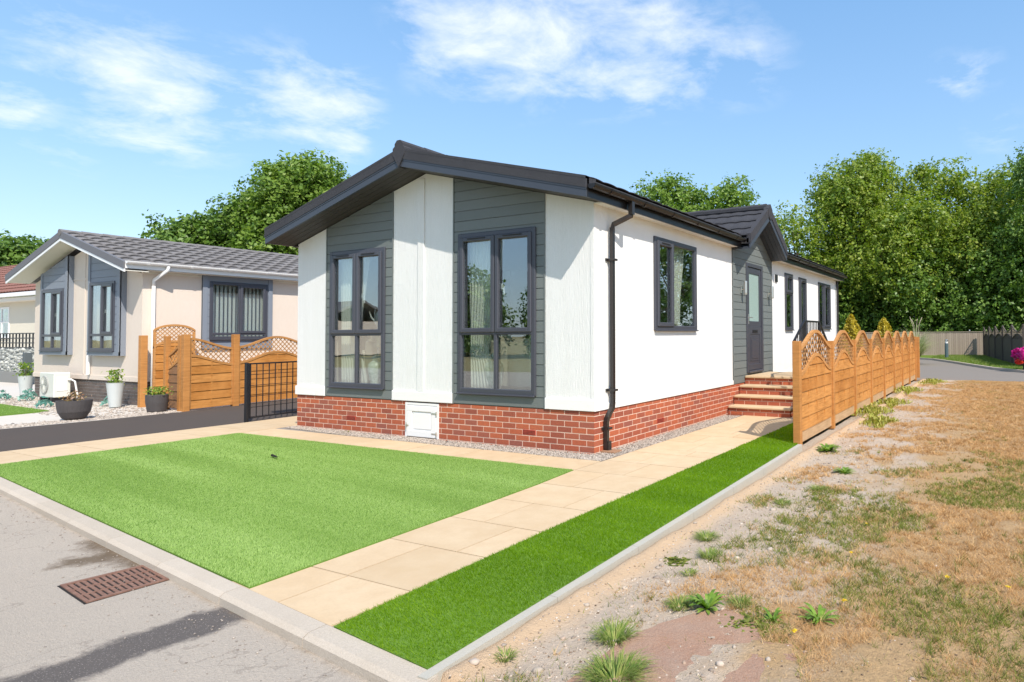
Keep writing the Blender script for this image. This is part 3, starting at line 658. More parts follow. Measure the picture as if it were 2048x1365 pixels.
# room seen through the glass
mb = MB(); RX0, RX1, RY0, RY1, RZ0, RZ1 = -5.74, -.10, .10, 4.9, .62, 2.98
for q in (((RX0, RY1), (RX1, RY1)),): mb.box(RX0, RX1, RY1, RY1+.03, RZ0, RZ1)
mb.box(RX0-.004, RX0+.02, RY0, RY1, RZ0, RZ1); mb.box(RX0, RX1, RY0, RY1, RZ1, RZ1+.03); mb.box(RX0, RX1, 8.0, 8.03, RZ0, RZ1); mb.box(-2.2, -2.17, RY1+.03, LEN-.1, RZ0, RZ1)
mb.build('room_lining', m_room, H)
mb = MB(); mb.box(RX0, RX1, RY0-.005, LEN-.1, RZ0-.05, RZ0); mb.build('room_floor', m_floorin, H)

def window(root, T, W, cols, tr=None, opens=(), fw=.062, sash=.045, mf=m_frame, open_tops=True, handle=(), vent=True, tr_w=.05):
    """framed window; cols = mullion positions; tr = transom height; opens = list of (col, row) that carry a raised opening sash"""
    u0, u1, z0, z1 = W; m = MB(T)
    m.box(u0-.012, u0+fw, -.06, .030, z0-.012, z1+.012, .008); m.box(u1-fw, u1+.012, -.06, .030, z0-.012, z1+.012, .008)
    m.box(u0+fw-.008, u1-fw+.008, -.06, .029, z0-.012, z0+fw, .008); m.box(u0+fw-.008, u1-fw+.008, -.06, .029, z1-fw, z1+.012, .008)
    cc = [u0+fw]+[x for c in cols for x in (c-.024, c+.024)]+[u1-fw]
    zz = [z0+fw, z1-fw] if tr is None else [z0+fw, tr-tr_w/2, tr+tr_w/2, z1-fw]
    for c in cols: m.box(c-.026, c+.026, -.06, .027, z0+fw-.004, z1-fw+.004, .006)
    if tr is not None: m.box(u0+fw-.004, u1-fw+.004, -.055, .0285, tr-tr_w/2, tr+tr_w/2, .006)
    m.box(u0-.01, u1+.01, .028, .055, z0-.022, z0-.002, .004)
    fr_ = m.build('window', mf, root)
    ncol = len(cc)//2; nrow = len(zz)//2
    for i in range(ncol):
        for j in range(nrow):
            a, b, c, d = cc[2*i], cc[2*i+1], zz[2*j], zz[2*j+1]; gi = 0
            if (i, j) in opens:
                s = MB(T); e = .018; gi = sash
                s.box(a-e, a+sash, .0, .050, c-e, d+e, .010); s.box(b-sash, b+e, .0, .050, c-e, d+e, .010); s.box(a+sash-.01, b-sash+.01, .0, .0495, c-e, c+sash, .010); s.box(a+sash-.01, b-sash+.01, .0, .0495, d-sash, d+e, .010)
                s.build('sash', mf, fr_)
                if vent:
                    v = MB(T); mid = (a+b)/2; hw = (b-a)*.27; v.box(mid-hw, mid+hw, .048, .062, d-.016, d-.002, .003); v.build('trickle_vent', m_gutter, fr_)
            p = MB(T); p.box(a+gi-.004, b-gi+.004, -.004, .002, c+gi-.004, d-gi+.004); p.build('pane', GLASS, fr_)
            if (i, j) in handle:
                h = MB(T); hu = a+gi+.012; zc_ = (c+d)/2-.05; h.box(hu-.012, hu+.012, -.03, -.012, zc_-.03, zc_+.05, .004); h.tube([(hu, -.03, zc_+.03), (hu+.002, -.05, zc_+.02), (hu+.012, -.05, zc_-.10)], .010, 8); h.build('handle', m_pvc, fr_)
    return fr_
window(H, FR, WL, [(WL[0]+WL[1])/2+.0], 1.50, opens={(0, 1), (1, 1)}, handle={(1, 1)})
window(H, FR, WR, [(WR[0]+WR[1])/2+.0], 1.50, opens={(0, 1), (1, 1)}, handle={(1, 1)})
window(H, SD, W1, [W1[0]+.56], None, opens={(0, 0)}, handle={(0, 0)})
window(H, SD, W2, [], 2.42, opens={(0, 1)}); window(H, SD, W3, [], None, opens={(0, 0)}); window(H, SD, W4, [W4[0]+.6], None, opens={(1, 0)})
# front door
def make_door():
    u0, u1, z0, z1 = DOOR; m = MB(SD)
    m.box(u0-.01, u0+.065, -.06, .035, z0, z1+.01, .006); m.box(u1-.065, u1+.01, -.06, .035, z0, z1+.01, .006); m.box(u0+.06, u1-.06, -.06, .034, z1-.065, z1+.01, .006); m.box(u0+.06, u1-.06, -.06, .06, z0-.005, z0+.035, .004)
    f = m.build('door_frame', m_frame, H); a, b, c, d = u0+.07, u1-.07, z0+.04, z1-.07; zm = 1.62
    m = MB(SD); m.box(a, b, -.04, .010, c, zm); m.box(a, a+.10, -.04, .014, zm, d, .003); m.box(b-.10, b, -.04, .014, zm, d, .003); m.box(a+.09, b-.09, -.04, .0135, d-.12, d, .003); m.box(a+.09, b-.09, -.04, .0135, zm, zm+.10, .003)
    m.box(a+.0, b-.0, .010, .020, c, c+.12, .004); m.box(a, a+.11, .010, .020, c+.12, zm-.02, .004); m.box(b-.11, b, .010, .020, c+.12, zm-.02, .004); m.box(a+.11, b-.11, .010, .020, zm-.16, zm-.0, .004)
    m.box(a+.16, b-.16, .010, .018, c+.18, zm-.22, .008); m.box(a+.20, b-.20, .018, .026, c+.23, zm-.27, .006)
    dd = m.build('door', m_frame, H)
    m = MB(SD); m.box(a+.095, b-.095, -.01, -.003, zm+.095, d-.115)
    fg = mat('frosted_glass', (.30, .40, .37), rough=.12, spec=.6, noise=(40, .3, (.36, .46, .42))); m.build('pane', fg, dd)
    m = MB(SD); m.box(a+.25, b-.25, .020, .030, zm-.13, zm-.075, .003); m.build('letter_plate', m_black, dd)
    m = MB(SD); m.box(a+.03, a+.06, .014, .022, 1.66, 1.86, .003); m.tube([(a+.045, .022, 1.79), (a+.045, .06, 1.79), (a+.16, .062, 1.79)], .009, 8); m.build('handle', m_steel, dd)
make_door()
# lamps beside the door, extract vent
for u in (4.93, 6.52):
    m = MB(SD); m.box(u-.035, u+.035, .014, .03, 2.25, 2.40, .004); m.tube([(u, .03, 2.32), (u, .09, 2.34)], .012); l = m.build('wall_lamp', m_steel, H)
    m = MB(); m.lathe(.105, u, [(.0, 2.22), (.034, 2.22), (.036, 2.25), (.036, 2.46), (.034, 2.48), (.0, 2.48)], 14); m.build('lamp_tube', m_steel, l)
m = MB(SD); m.box(7.03, 7.17, .0, .03, 2.62, 2.79, .005); v = m.build('extract_vent', m_black, H)

# roof ------------------------------------------------------------
Y0, Y1 = -.45, LEN+.2; EL, ER = -6.0, .205
ET = .245                                   # roof build-up over the fascia's lower edge
def tiled(T, u0, u1, s0, s1, zf, row=.37, wave=.30, amp=.022, step=.028):
    """tile field: u along the eaves, s up the slope (plan distance), zf(s) height; returns V,F"""
    nu = max(2, int((u1-u0)/wave*6)+1); us = np.linspace(u0, u1, nu); ss = []; zo = []
    s = s0
    while s < s1:
        e = min(s+row, s1); ss += [s+.035, s-.004, s-.006, (s+e)/2, e+.034]; zo += [0, step*.45, step, step*.55, 0]; s = e
    ss = np.array(ss); zo = np.array(zo); wv = np.abs(np.sin(np.pi*(us-u0)/wave))**.7*amp
    V = np.array([[T(u, s_, zf(s_)+o+w_) for u, w_ in zip(us, wv)] for k, (s_, o) in enumerate(zip(ss, zo))])
    n0, n1_ = V.shape[:2]; I = np.arange(n0*n1_).reshape(n0, n1_); F = np.stack([I[:-1, :-1], I[:-1, 1:], I[1:, 1:], I[1:, :-1]], -1).reshape(-1, 4)
    return V.reshape(-1, 3), F
PA, PW, PX = 5.63, 1.13, .37                # porch gable: apex position, half width, projection
def roof_slab():
    m = MB(lambda u, d, z: (u, d, z))
    for ya, yb, ee in ((Y0+.02, 4.48, ER), (4.48, 6.80, -.10), (6.80, Y1, ER)): m.strip([EL, AX, ee], [top_f(EL)+.09, AZ+.09, top_f(ee)+.09], [top_f(EL)+ET-.03, AZ+ET-.03, top_f(ee)+ET-.03], ya, yb)
    return m.build('roof', m_tile, H)
roof = roof_slab()
for ya, yb, ee in ((Y0+.05, 4.48, ER), (4.48, 6.80, -.10), (6.80, Y1, ER)):
    V, F = tiled(lambda u, s, z: (ee-s, u, z), ya, yb, 0, ee-AX, lambda s: top_f(ee)+ET-.02+s*.240, amp=.012, step=.02); npmesh('tiles', V, F, m_tile, roof)
V, F = tiled(lambda u, s, z: (EL+s, u, z), Y0+.05, Y1, 0, AX-EL, lambda s: top_f(EL)+ET-.02+s*.278); npmesh('tiles', V, F, m_tile, roof)
m = MB(); pts = [(AX, y, AZ+ET+.035) for y in np.arange(Y0-.02, Y1, .41)]; 
for p, q in zip(pts[:-1], pts[1:]): m.tube([p, (q[0], q[1]+.02, q[2]+.004)], [.085, .075], 8)
m.build('ridge_tiles', m_tile, roof)
# verge units and fascia along the front gable
m = MB(FR); fr_w = lambda u, k: top_f(u)+k
for (a, b) in ((EL, AX), (AX, ER)):
    m.strip([a, b], [top_f(a+1e-6)+.108, top_f(b-1e-6)+.108], [top_f(a)+ET, top_f(b)+ET], -Y0-.06, -Y0+.012)
m.strip([EL, AX, ER], [top_f(EL)+ET-.03, AZ+ET-.03, top_f(ER)+ET-.03], [top_f(EL)+ET+.004, AZ+ET+.004, top_f(ER)+ET+.004], -Y0-.20, -Y0+.014)
m.build('verge', m_tile, H)
m = MB(FR); m.strip([AX-.115, AX, AX+.115], [AZ+.16, AZ-.02, AZ+.16], [AZ+ET+.005, AZ+ET+.085, AZ+ET+.005], -Y0-.10, -Y0+.022); m.build('ridge_cap', m_tile, H)
m = MB(FR)
for (a, b) in ((EL, AX-.01), (AX+.01, ER)):
    m.strip([a, b], [top_f(a), top_f(b)], [top_f(a)+.098, top_f(b)+.098], -Y0-.03, -Y0)
    m.strip([a, b], [top_f(a)+.086, top_f(b)+.086], [top_f(a)+.112, top_f(b)+.112], -Y0-.03, -Y0+.006)
m.build('bargeboard', m_fascia, H)
# soffits: sloping boards under the verge, flat boards under the eaves
m = MB(); yy = Y0+.03
while yy < -.02:
    y1 = min(yy+.098, -.004); m.r = random.random()
    m.strip([EL+.02, AX, ER-.02], [top_f(EL+.02)+.004, AZ+.004, top_f(ER-.02)+.004], [top_f(EL+.02)+.02, AZ+.02, top_f(ER-.02)+.02], yy, y1-.006); yy = y1
m.strip([EL+.02, AX, ER-.02], [top_f(EL+.02)+.022, AZ+.022, top_f(ER-.02)+.022], [top_f(EL+.02)+.03, AZ+.03, top_f(ER-.02)+.03], Y0+.03, 0)
m.r = None; m.build('soffit', m_soffit, H)
for a, b in ((.0, ds[0]-.02), (ds[1]+.02, Y1)):
    m = MB(); m.box(.0, ER-.01, a, b, 3.085, 3.10); m.build('soffit', m_white_smooth, H)
m = MB(); m.box(EL+.01, LB_, 0, Y1, top_f(EL)+.0, top_f(EL)+.015); m.build('soffit', m_soffit, H)
def eave(y0, y1, x=ER, root=H, mf=m_gutter, mg=m_gutter, z=3.065, side=1):
    m = MB(); m.box(x-.02*side, x+.004*side, y0, y1, z, z+.155); m.build('fascia', mf, root)
    g = MB(); n = 8; R = .056; zc_ = z+.150; xc = x+(.004+R)*side
    for (rr, flip) in ((R, 1),):
        prof = [(xc+R*math.cos(t)*side, zc_+R*math.sin(t)*1.05) for t in np.linspace(math.pi, 2*math.pi, 10)]
        prof = prof+[(p[0]*.0+xc+(p[0]-xc)*.93, zc_+(p[1]-zc_)*.93) for p in prof[::-1]]
        A = [g.v(px, y0, pz) for px, pz in prof]; B = [g.v(px, y1, pz) for px, pz in prof]; k = len(prof)
        for i in range(k): g.f(A[i], A[(i+1) % k], B[(i+1) % k], B[i])
        # stop end
        c = [g.v(px, y0-.003, pz) for px, pz in prof[:10]]; g.f(*c); c = [g.v(px, y1+.003, pz) for px, pz in prof[:10]]; g.f(*c)
    gg = g.build('gutter', mg, root)
    y = y0+.35
    while y < y1-.1:
        b = MB()
        ring = [(xc+(R+.006)*math.cos(t)*side, zc_+(R+.006)*math.sin(t)*1.05) for t in np.linspace(math.pi, 2*math.pi, 9)]
        for (p, q) in zip(ring[:-1], ring[1:]):
            i = [b.v(p[0], y, p[1]), b.v(q[0], y, q[1]), b.v(q[0], y+.045, q[1]), b.v(p[0], y+.045, p[1])]; b.f(*i)
        y += .82; bo = b.build('bracket', mg, gg); sm_ = bo.modifiers.new('t', 'SOLIDIFY'); sm_.thickness = .004
    return gg
eave(-.43, 4.46); eave(6.80, Y1-.02); eave(-.40, Y1-.02, EL, H, m_gutter, m_gutter, z=top_f(EL)+.01, side=-1)
# downpipe with swan neck, offset over the plinth and shoe
m = MB(); m.tube([(.265, .46, 3.17), (.265, .46, 3.0)], .033, 4, True); m.tube([(.265, .46, 3.04), (.262, .46, 2.99), (.075, .33, 2.87), (.062, .32, 2.80)], .027, 4, True); m.tube([(.062, .32, 2.83), (.062, .32, .60)], .027, 4, True)
m.tube([(.062, .32, .62), (.062, .31, .545), (.045, .215, .43), (.04, .205, .36)], .028, 4, True); m.tube([(.04, .205, .40), (.04, .205, .05)], .028, 4, True)
dp = m.build('downpipe', m_pipe, H)
m = MB(); m.tube([(.045, .225, .14), (.045, .225, .03), (.06, .215, .012)], [.038, .038, .036], 4, True); m.build('pipe_shoe', m_pipe, dp)
for zz, yy in ((2.40, .32), (.75, .32), (.28, .225)):
    m = MB(); m.box(.0, .02, yy-.075, yy+.075, zz, zz+.035, .003); m.box(.015, .115 if zz > .5 else .09, yy-.045, yy+.045, zz+.004, zz+.031, .003); m.build('pipe_clip', m_pipe, dp)
m = MB(); m.tube([(.06, LEN-.12, 3.05), (.06, LEN-.12, .1)], .03, 8); m.build('downpipe', m_pipe, H)
# gabled porch hood
pf = lambda u: 3.04+max(0, PW-abs(u-PA))*.62
m = MB(SD); us = [PA-PW, PA, PA+PW]
m.strip(us, [pf(u)+.0 for u in us], [pf(u)+.10 for u in us], PX-.025, PX); m.strip(us, [pf(u)+.09 for u in us], [pf(u)+.118 for u in us], PX-.02, PX+.006); m.build('bargeboard', m_fascia, H)
m = MB(SD); m.strip(us, [pf(u)+.112 for u in us], [pf(u)+.285 for u in us], PX-.07, PX+.014); m.strip([PA-.12, PA, PA+.12], [pf(PA)+.09, pf(PA)-.0, pf(PA)+.09], [pf(PA-.12)+.295, pf(PA)+.325, pf(PA+.12)+.295], PX-.09, PX+.022); m.build('verge', m_tile, H)
m = MB(SD); m.strip(us, [pf(u)+.10 for u in us], [pf(u)+.20 for u in us], -2.4, PX-.03); pr = m.build('porch_roof', m_tile, H)
for sgn in (-1, 1):
    V, F = tiled(lambda u, s, z: (u, PA+sgn*(PW-s), z), -2.4, PX-.05, 0, PW, lambda s: 3.04+.225+s*.62, row=.30, wave=.28, amp=.016, step=.03); npmesh('tiles', V, F, m_tile, pr)
m = MB(); q = -2.3
while q < PX-.1: m.tube([(q, PA, pf(PA)+.262), (min(q+.42, PX-.06), PA, pf(PA)+.268)], [.07, .078], 8); q += .40
m.build('ridge_tiles', m_tile, pr)
for sgn in (-1, 1):
    m = MB(SD); b0 = .014
    while b0 < PX-.03:
        b1 = min(b0+.088, PX-.026); u_ = [PA+sgn*PW*k for k in (1, 0)]; u_ = sorted(u_); m.strip(u_, [pf(x)+.004 for x in u_], [pf(x)+.018 for x in u_], b0, b1-.005); b0 = b1
    u_ = sorted([PA+sgn*PW, PA]); m.strip(u_, [pf(x)+.02 for x in u_], [pf(x)+.03 for x in u_], .012, PX-.026); m.build('soffit', m_fascia, H)

# curtains, ornaments -------------------------------------------------------
def curtain(name, T, u0, edge, z0, z1, d, label, folds=9, group=None, lean=0):
    nz, nu = 26, 60; V = np.empty((nz, nu, 3)); 
    for i in range(nz):
        z = z0+(z1-z0)*i/(nz-1); w_ = edge(z)
        for j in range(nu):
            t = j/(nu-1); amp = .022*min(1, w_/.3)+.006; V[i, j] = T(u0+w_*t, d-amp*math.sin(t*folds*2*math.pi+.6*math.sin(z*2)), z)
    I = np.arange(nz*nu).reshape(nz, nu); F = np.stack([I[:-1, :-1], I[:-1, 1:], I[1:, 1:], I[1:, :-1]], -1).reshape(-1, 4)
    o = npmesh(name, V.reshape(-1, 3), F, m_curtain, smooth=True, loc=(float(V[0, 0, 0]), float(V[0, 0, 1]), z0)); s = o.modifiers.new('t', 'SOLIDIFY'); s.thickness = .004
    return tag(o, label, 'curtain', group)
tie = lambda zt, wt, wm, wb, z0, z1: (lambda z: wm+(wt-wm)*max(0, (z-zt)/(z1-zt))**.8 if z > zt else wm+(wb-wm)*((zt-z)/(zt-z0))**.7)
curtain('curtain', FR, -4.98, tie(1.42, .72, .40, .62, .72, 2.85), .72, 2.85, -.16, 'cream tied back curtain inside the left front window')
curtain('curtain', FR, -2.20, tie(1.25, .66, .34, .55, .72, 2.9), .72, 2.9, -.16, 'cream draped curtain inside the right front window')
curtain('curtain', FR, -3.97, lambda z: .19+.03*math.sin(z*3), .72, 2.85, -.15, 'narrow cream curtain at the right side inside the left front window', 4)
curtain('curtain', FR, -1.14, lambda z: .20+.03*math.sin(z*3), .72, 2.9, -.15, 'narrow cream curtain at the right side inside the right front window', 4)
def sofa(x0, x1, y0, label):
    o = empty('sofa', ((x0+x1)/2, y0, .62), label, 'sofa'); mt = mat('pale_sofa_fabric', (.66, .62, .56), rough=.9, noise=(18, .5, (.50, .50, .47)), bump=(60, .4))
    m = MB(); m.box(x0+.14, x1-.14, y0, y0+.2, .70, 1.42, .05); m.build('backrest', mt, o); m = MB(); m.box(x0+.15, x1-.15, y0+.21, y0+.85, .68, 1.04, .05); m.build('seat', mt, o)
    for a in (x0, x1-.14): m = MB(); m.box(a, a+.135, y0, y0+.85, .66, 1.24, .05); m.build('armrest', mt, o)
    for a in (x0+.2, x1-.62): m = MB(); m.box(a, a+.42, y0+.03, y0+.26, 1.30, 1.60, .07); m.build('cushion', m_curtain, o)
sofa(-5.0, -3.5, .46, 'pale sofa seen through the left front window'); sofa(-2.5, -.7, .46, 'pale sofa seen through the right front window')
curtain('curtain', SD, 2.22, lambda z: .36+.18*max(0, (z-2.0))/.9, 1.5, 2.93, -.14, 'cream curtain hanging inside the side window with two panes', 5)
for k, (u, lb) in enumerate(((7.95, 'curtain inside the narrow window with a top light'), (9.1, 'curtain inside the tall narrow side window'), (11.0, 'curtain inside the rearmost side window'))):
    curtain('curtain', SD, u, lambda z: .22, 1.5, 2.9, -.12, 'cream '+lb, 4)
def vase(x, y, z0, h, label, k=1.0):
    m = MB(); r = h*.235*k
    m.lathe(x, y, [(0, z0), (r*.62, z0), (r*.60, z0+h*.03), (r*.70, z0+h*.15), (r*.92, z0+h*.38), (r, z0+h*.56), (r*.9, z0+h*.68), (r*.55, z0+h*.76), (r*.42, z0+h*.79), (r*.42, z0+h*.82), (r*.62, z0+h*.835), (r*.58, z0+h*.87), (r*.3, z0+h*.93), (r*.12, z0+h*.96), (r*.15, z0+h*.985), (0, z0+h)], 24)
    o = m.build('lidded_vase', m_vase, None, (x, y, z0), smooth=True); return tag(o, label, 'vase')
sl = MB(FR)
for W_ in (WL, WR): sl.box(W_[0]-.02, W_[1]+.02, -.34, -.065, .66, .70, .004)
sl.T = SD; sl.box(W1[0]-.02, W1[1]+.02, -.28, -.065, 1.505, 1.535, .004); sl.build('inner_sill', m_pvc, H)
vase(-4.24, .22, .70, .50, 'white and green lidded vase behind the left front window'); vase(-1.83, .24, .70, .56, 'white and green lidded vase behind the right front window')
m = MB(); c0 = (-4.26, .28); m.tube([(c0[0], c0[1], 1.30), (c0[0], c0[1], 1.62), (c0[0]+.01, c0[1], 1.70)], [.03, .022, .02]); 
for s_ in (-1, 1):
    m.tube([(c0[0], c0[1], 1.60), (c0[0]+s_*.08, c0[1], 1.70), (c0[0]+s_*.17, c0[1], 1.76), (c0[0]+s_*.22, c0[1], 1.86)], [.02, .018, .014, .006]); m.tube([(c0[0]+s_*.08, c0[1], 1.70), (c0[0]+s_*.09, c0[1], 1.84), (c0[0]+s_*.07, c0[1], 1.90)], [.014, .012, .005])
m.lathe(c0[0], c0[1], [(0, 1.66), (.035, 1.70), (.045, 1.77), (.035, 1.84), (0, 1.87)], 12); m.lathe(c0[0], c0[1], [(0, .70), (.09, .70), (.09, .72), (.02, .75), (.02, 1.34), (0, 1.34)], 14)
tag(m.build('branching_ornament', m_vase and m_pvc, None, (c0[0], c0[1], .70), smooth=True), 'white branching ornament on a stand seen in the upper pane of the left front window', 'ornament')
m = MB(); m.lathe(-.20, 2.42, [(0, 1.536), (.055, 1.536), (.085, 1.56), (.095, 1.60), (.088, 1.625), (.08, 1.625), (.08, 1.60), (0, 1.58)], 24); tag(m.build('bowl', m_brass, None, (-.20, 2.42, 1.536), smooth=True), 'round brass bowl on the sill inside the side window', 'bowl')
m = MB(lambda u, d, z: (d, u, z)); m.tube([(1.83, -.15, 1.536), (1.83, -.15, 1.58)], .025); 
m.T = lambda a, b, c: (a, b, c); m.lathe(-.15, 1.83, [(0, 1.57), (.03, 1.585), (.05, 1.63), (.05, 1.68), (.03, 1.73), (0, 1.745)], 16); tag(m.build('ornament', m_pvc, None, (-.15, 1.83, 1.536), smooth=True), 'white oval ornament on the sill inside the side window', 'ornament')

# ================================================================ ENTRANCE STEPS AND RAIL
S = empty('entrance_steps', (.6, 4.9, 0), 'brick steps with sandstone treads leading up to the grey front door', 'steps')
ny = [4.20, 4.48, 4.76, 5.06]; zt = [.165, .33, .495, .655]; SX = 1.20
for k in range(4):
    a = ny[k]+.035; b = 6.50 - (a-4.235)*0
    e = 6.46+(.28*(3-k)); 
    m = MB(); m.box(.012+.002*k, SX-.03-.002*k, a+.004, e-.004, (zt[k-1]+.001 if k else -.05), zt[k]-.042); rs = m.build('riser', m_mortar, S)
    m = MB(); zb = zt[k-1] if k else -.02
    bricks(m, lambda u, d, z, a=a: (u, a-d, z), .012, SX-.03, zb, zt[k]-.043, .16+.05*k, k)
    bricks(m, lambda u, d, z: (SX-.03+d, u, z), a, e, zb, zt[k]-.043, .1, k); m.build('brickwork', m_brick, rs)
for k in range(4):
    a = ny[k]; e = 6.50+(.28*(3-k)); m = MB(); m.r = random.random()
    x0_ = .026
    for p_, q_ in ((a, ny[k+1]+.05), (e-.34, e)) if k < 3 else ((a, 5.55), (5.556, e)):
        m = MB(); m.r = random.random(); m.box(x0_, SX, p_, q_, zt[k]-.042, zt[k], .009); m.build('tread', m_slab, S)
R_ = empty('handrail', (SX-.04, 5.7, 0), 'black metal baluster handrail on the outer side of the entrance steps', 'handrail')
RXc = SX-.045; rp = [(4.60, .33, 1.34), (5.26, .655, 1.70), (6.38, .655, 1.70), (7.28, .165, 1.12)]
for (y_, zb, zt_) in rp:
    m = MB(); m.box(RXc-.022, RXc+.022, y_-.022, y_+.022, zb, zt_+.01, .003); m.build('post', m_black, R_)
m = MB()
for (a, b) in zip(rp[:-1], rp[1:]):
    m.tube([(RXc, a[0], a[2]), (RXc, b[0], b[2])], .019, 4, True); m.tube([(RXc, a[0], a[1]+.12), (RXc, b[0], b[1]+.12)], .012, 4, True)
m.build('rail', m_black, R_)
for (a, b) in zip(rp[:-1], rp[1:]):
    n = int((b[0]-a[0])/.105)
    for i in range(1, n):
        t = i/n; m = MB(); y_ = a[0]+(b[0]-a[0])*t; m.box(RXc-.007, RXc+.007, y_-.007, y_+.007, a[1]+(b[1]-a[1])*t+.12, a[2]+(b[2]-a[2])*t); m.build('baluster', m_black, R_)

# ================================================================ WOODEN FENCES
def lattice(mb, fl, fh, u0, u1, d, pitch=.072, wd=.0085, slope=1.0, th=.007):
    """two layers of diagonal laths clipped between curves fl and fh"""
    span = (u1-u0); zmax = max(fh(u0+span*i/20) for i in range(21)); zmin = min(fl(u0+span*i/20) for i in range(21))
    for sg, dd in ((1, d), (-1, d+th+.001)):
        c = -(span*slope)-(zmax-zmin); 
        while c < span*slope+(zmax-zmin):
            # line z = zmin + c + sg*slope*(u-u0)
            pts = []; n = 90; cur = None
            for i in range(n+1):
                u = u0+span*i/n; z = (zmin+c+slope*(u-u0)) if sg > 0 else (zmax-c-slope*(u-u0)); ok = fl(u)-.01 < z < fh(u)+.01
                if ok and cur is None: cur = (u, z)
                if (not ok or i == n) and cur is not None:
                    if u-cur[0] > .03:
                        nx__, nz__ = -slope*sg, 1; L = math.hypot(nx__, nz__); ox, oz = nx__/L*wd/1, nz__/L*wd
                        a = cur; b = (u, z); mb.r = random.random()
                        q = [(a[0]-ox, a[1]-oz), (b[0]-ox, b[1]-oz), (b[0]+ox, b[1]+oz), (a[0]+ox, a[1]+oz)]
                        A = [mb.v(x, dd, z_) for x, z_ in q]; B = [mb.v(x, dd+th, z_) for x, z_ in q]
                        mb.f(*A); mb.f(*B[::-1])
                        for k in range(4): mb.f(A[k], A[(k+1) % 4], B[(k+1) % 4], B[k])
                    cur = None
            c += pitch*math.sqrt(1+slope*slope)
    mb.r = None
def panel(root, T, u0, u1, top, mid, zb, boards=m_wood, rail=m_wood_rail, lat=m_wood_lat, gravel=True, pitch=.080, battens=(.25, .5, .75), dlo=-.022, dhi=.022, slat=.175, gb=.15):
    n = 28; us = [u0+(u1-u0)*i/n for i in range(n+1)]; m = MB(T)
    m.r = random.random(); m.strip(us, [top(u)-.045 for u in us], [top(u) for u in us], dlo-.002, dhi+.002)
    m.r = random.random(); m.strip(us, [mid(u)-.035 for u in us], [mid(u)+.012 for u in us], dlo-.001, dhi+.004)
    m.r = random.random(); m.box(u0, u0+.04, dlo, dhi, zb, top(u0)-.04); m.r = random.random(); m.box(u1-.04, u1, dlo, dhi, zb, top(u1)-.04)
    P = m.build('panel', rail, root)
    # overlapping horizontal boards, alternately proud and set back
    m = MB(T); z = zb+(gb if gravel else 0); k = 0; zmx = max(mid(u) for u in us)
    cols = [u0+.04]+[u0+(u1-u0)*b for b in battens]+[u1-.04]
    while z < zmx:
        m.r = random.random(); zt_ = z+slat+.012
        lo = [z]*len(us); hi = [min(zt_, mid(u)-.03) for u in us]
        seg = [(u, h) for u, h in zip(us, hi) if h > z+.004]
        if len(seg) > 1:
            su = [s[0] for s in seg]; sh = [s[1] for s in seg]; su[0] = max(su[0], u0+.035); su[-1] = min(su[-1], u1-.035)
            m.strip(su, [z]*len(su), sh, .018, .027, top=(.002, .011))
        z += slat; k += 1
    for b in cols[1:-1]:
        m.r = random.random(); zz = zb+(gb if gravel else 0); m.box(b-.016, b+.016, .004, .0215, zz, mid(b)-.02)
    for b in cols[:-1]:
        pass
    m.strip([u0+.03, u1-.03], [zb+.0]*2, [mid(u0)-.03, mid(u1)-.03], -.006, .0015)
    m.r = None; m.build('boards', boards, P)
    if gravel:
        m = MB(T); m.box(u0+.03, u1-.03, .0045, .017, zb, zb+gb-.004, .003); m.build('gravel_board', m_wood_dull, P)
    m = MB(T); lattice(m, lambda u: mid(u), lambda u: top(u)-.03, u0+.035, u1-.035, -.008, pitch); m.build('lattice', lat, P)
    return P
def post(root, x, y, z1, s=.05, z0=-.05, mt=m_wood_post):
    m = MB(); m.r = random.random(); m.box(x-s, x+s, y-s, y+s, z0, z1, .004); m.r = None; return m.build('post', mt, root)
FX = 2.03
FE = empty('garden_fence', (FX, 1.77, 0), 'orange wooden fence of eight wavy topped lattice panels beside the steps', 'fence')
py = [1.77, 3.66, 5.42, 7.07, 8.72, 10.28, 11.80, 13.34, 14.88]
for k, y_ in enumerate(py): post(FE, FX, y_, 1.365 if k == 0 else 1.345)
TF = lambda u, d, z: (FX+d, u, z)
for a, b in zip(py[:-1], py[1:]):
    bell = lambda u, a=a, b=b: .5-.5*math.cos(2*math.pi*(u-a)/(b-a))
    panel(FE, TF, a+.052, b-.052, lambda u, f=bell: 1.27+.25*f(u), lambda u, f=bell: .92+.25*f(u)**1.2, .0)
# return panel at the far end
post(FE, FX-.02, 16.0, 1.33)
TR_ = lambda u, d, z: (FX-.05+.0*u+d-.05*(u-14.9), u, z)
panel(FE, TR_, 14.95, 15.95, lambda u: 1.25-.10*math.sin((u-14.95)*3), lambda u: .90, .0, boards=m_wood)
# neighbour's fence along the drive
NF = empty('boundary_fence', (-10.25, .46, 0), "orange wooden fence with lattice wave tops along the dark driveway beside the cream bungalow", 'fence')
npo = [(-10.22, .46), (-10.36, 1.46), (-10.62, 3.38), (-10.9, 5.3)]
for x_, y_ in npo: post(NF, x_, y_, 1.53, .058)
def seg_T(p, q):
    p = np.array(p); q = np.array(q); L = np.linalg.norm(q-p); e = (q-p)/L; n_ = np.array([e[1], -e[0]])
    if n_[0] < 0 and abs(n_[0]) > abs(n_[1]): n_ = -n_
    return L, (lambda u, d, z: (p[0]+e[0]*u+n_[0]*d, p[1]+e[1]*u+n_[1]*d, z))
cs = lambda t: .5+.5*math.cos(math.pi*t)
L, T_ = seg_T(npo[0], npo[1]); panel(NF, T_, .06, L-.06, lambda u, L=L: 1.25+.22*cs(u/L), lambda u, L=L: .90+.22*cs(u/L), .02, gravel=False, battens=(.5,), pitch=.075)
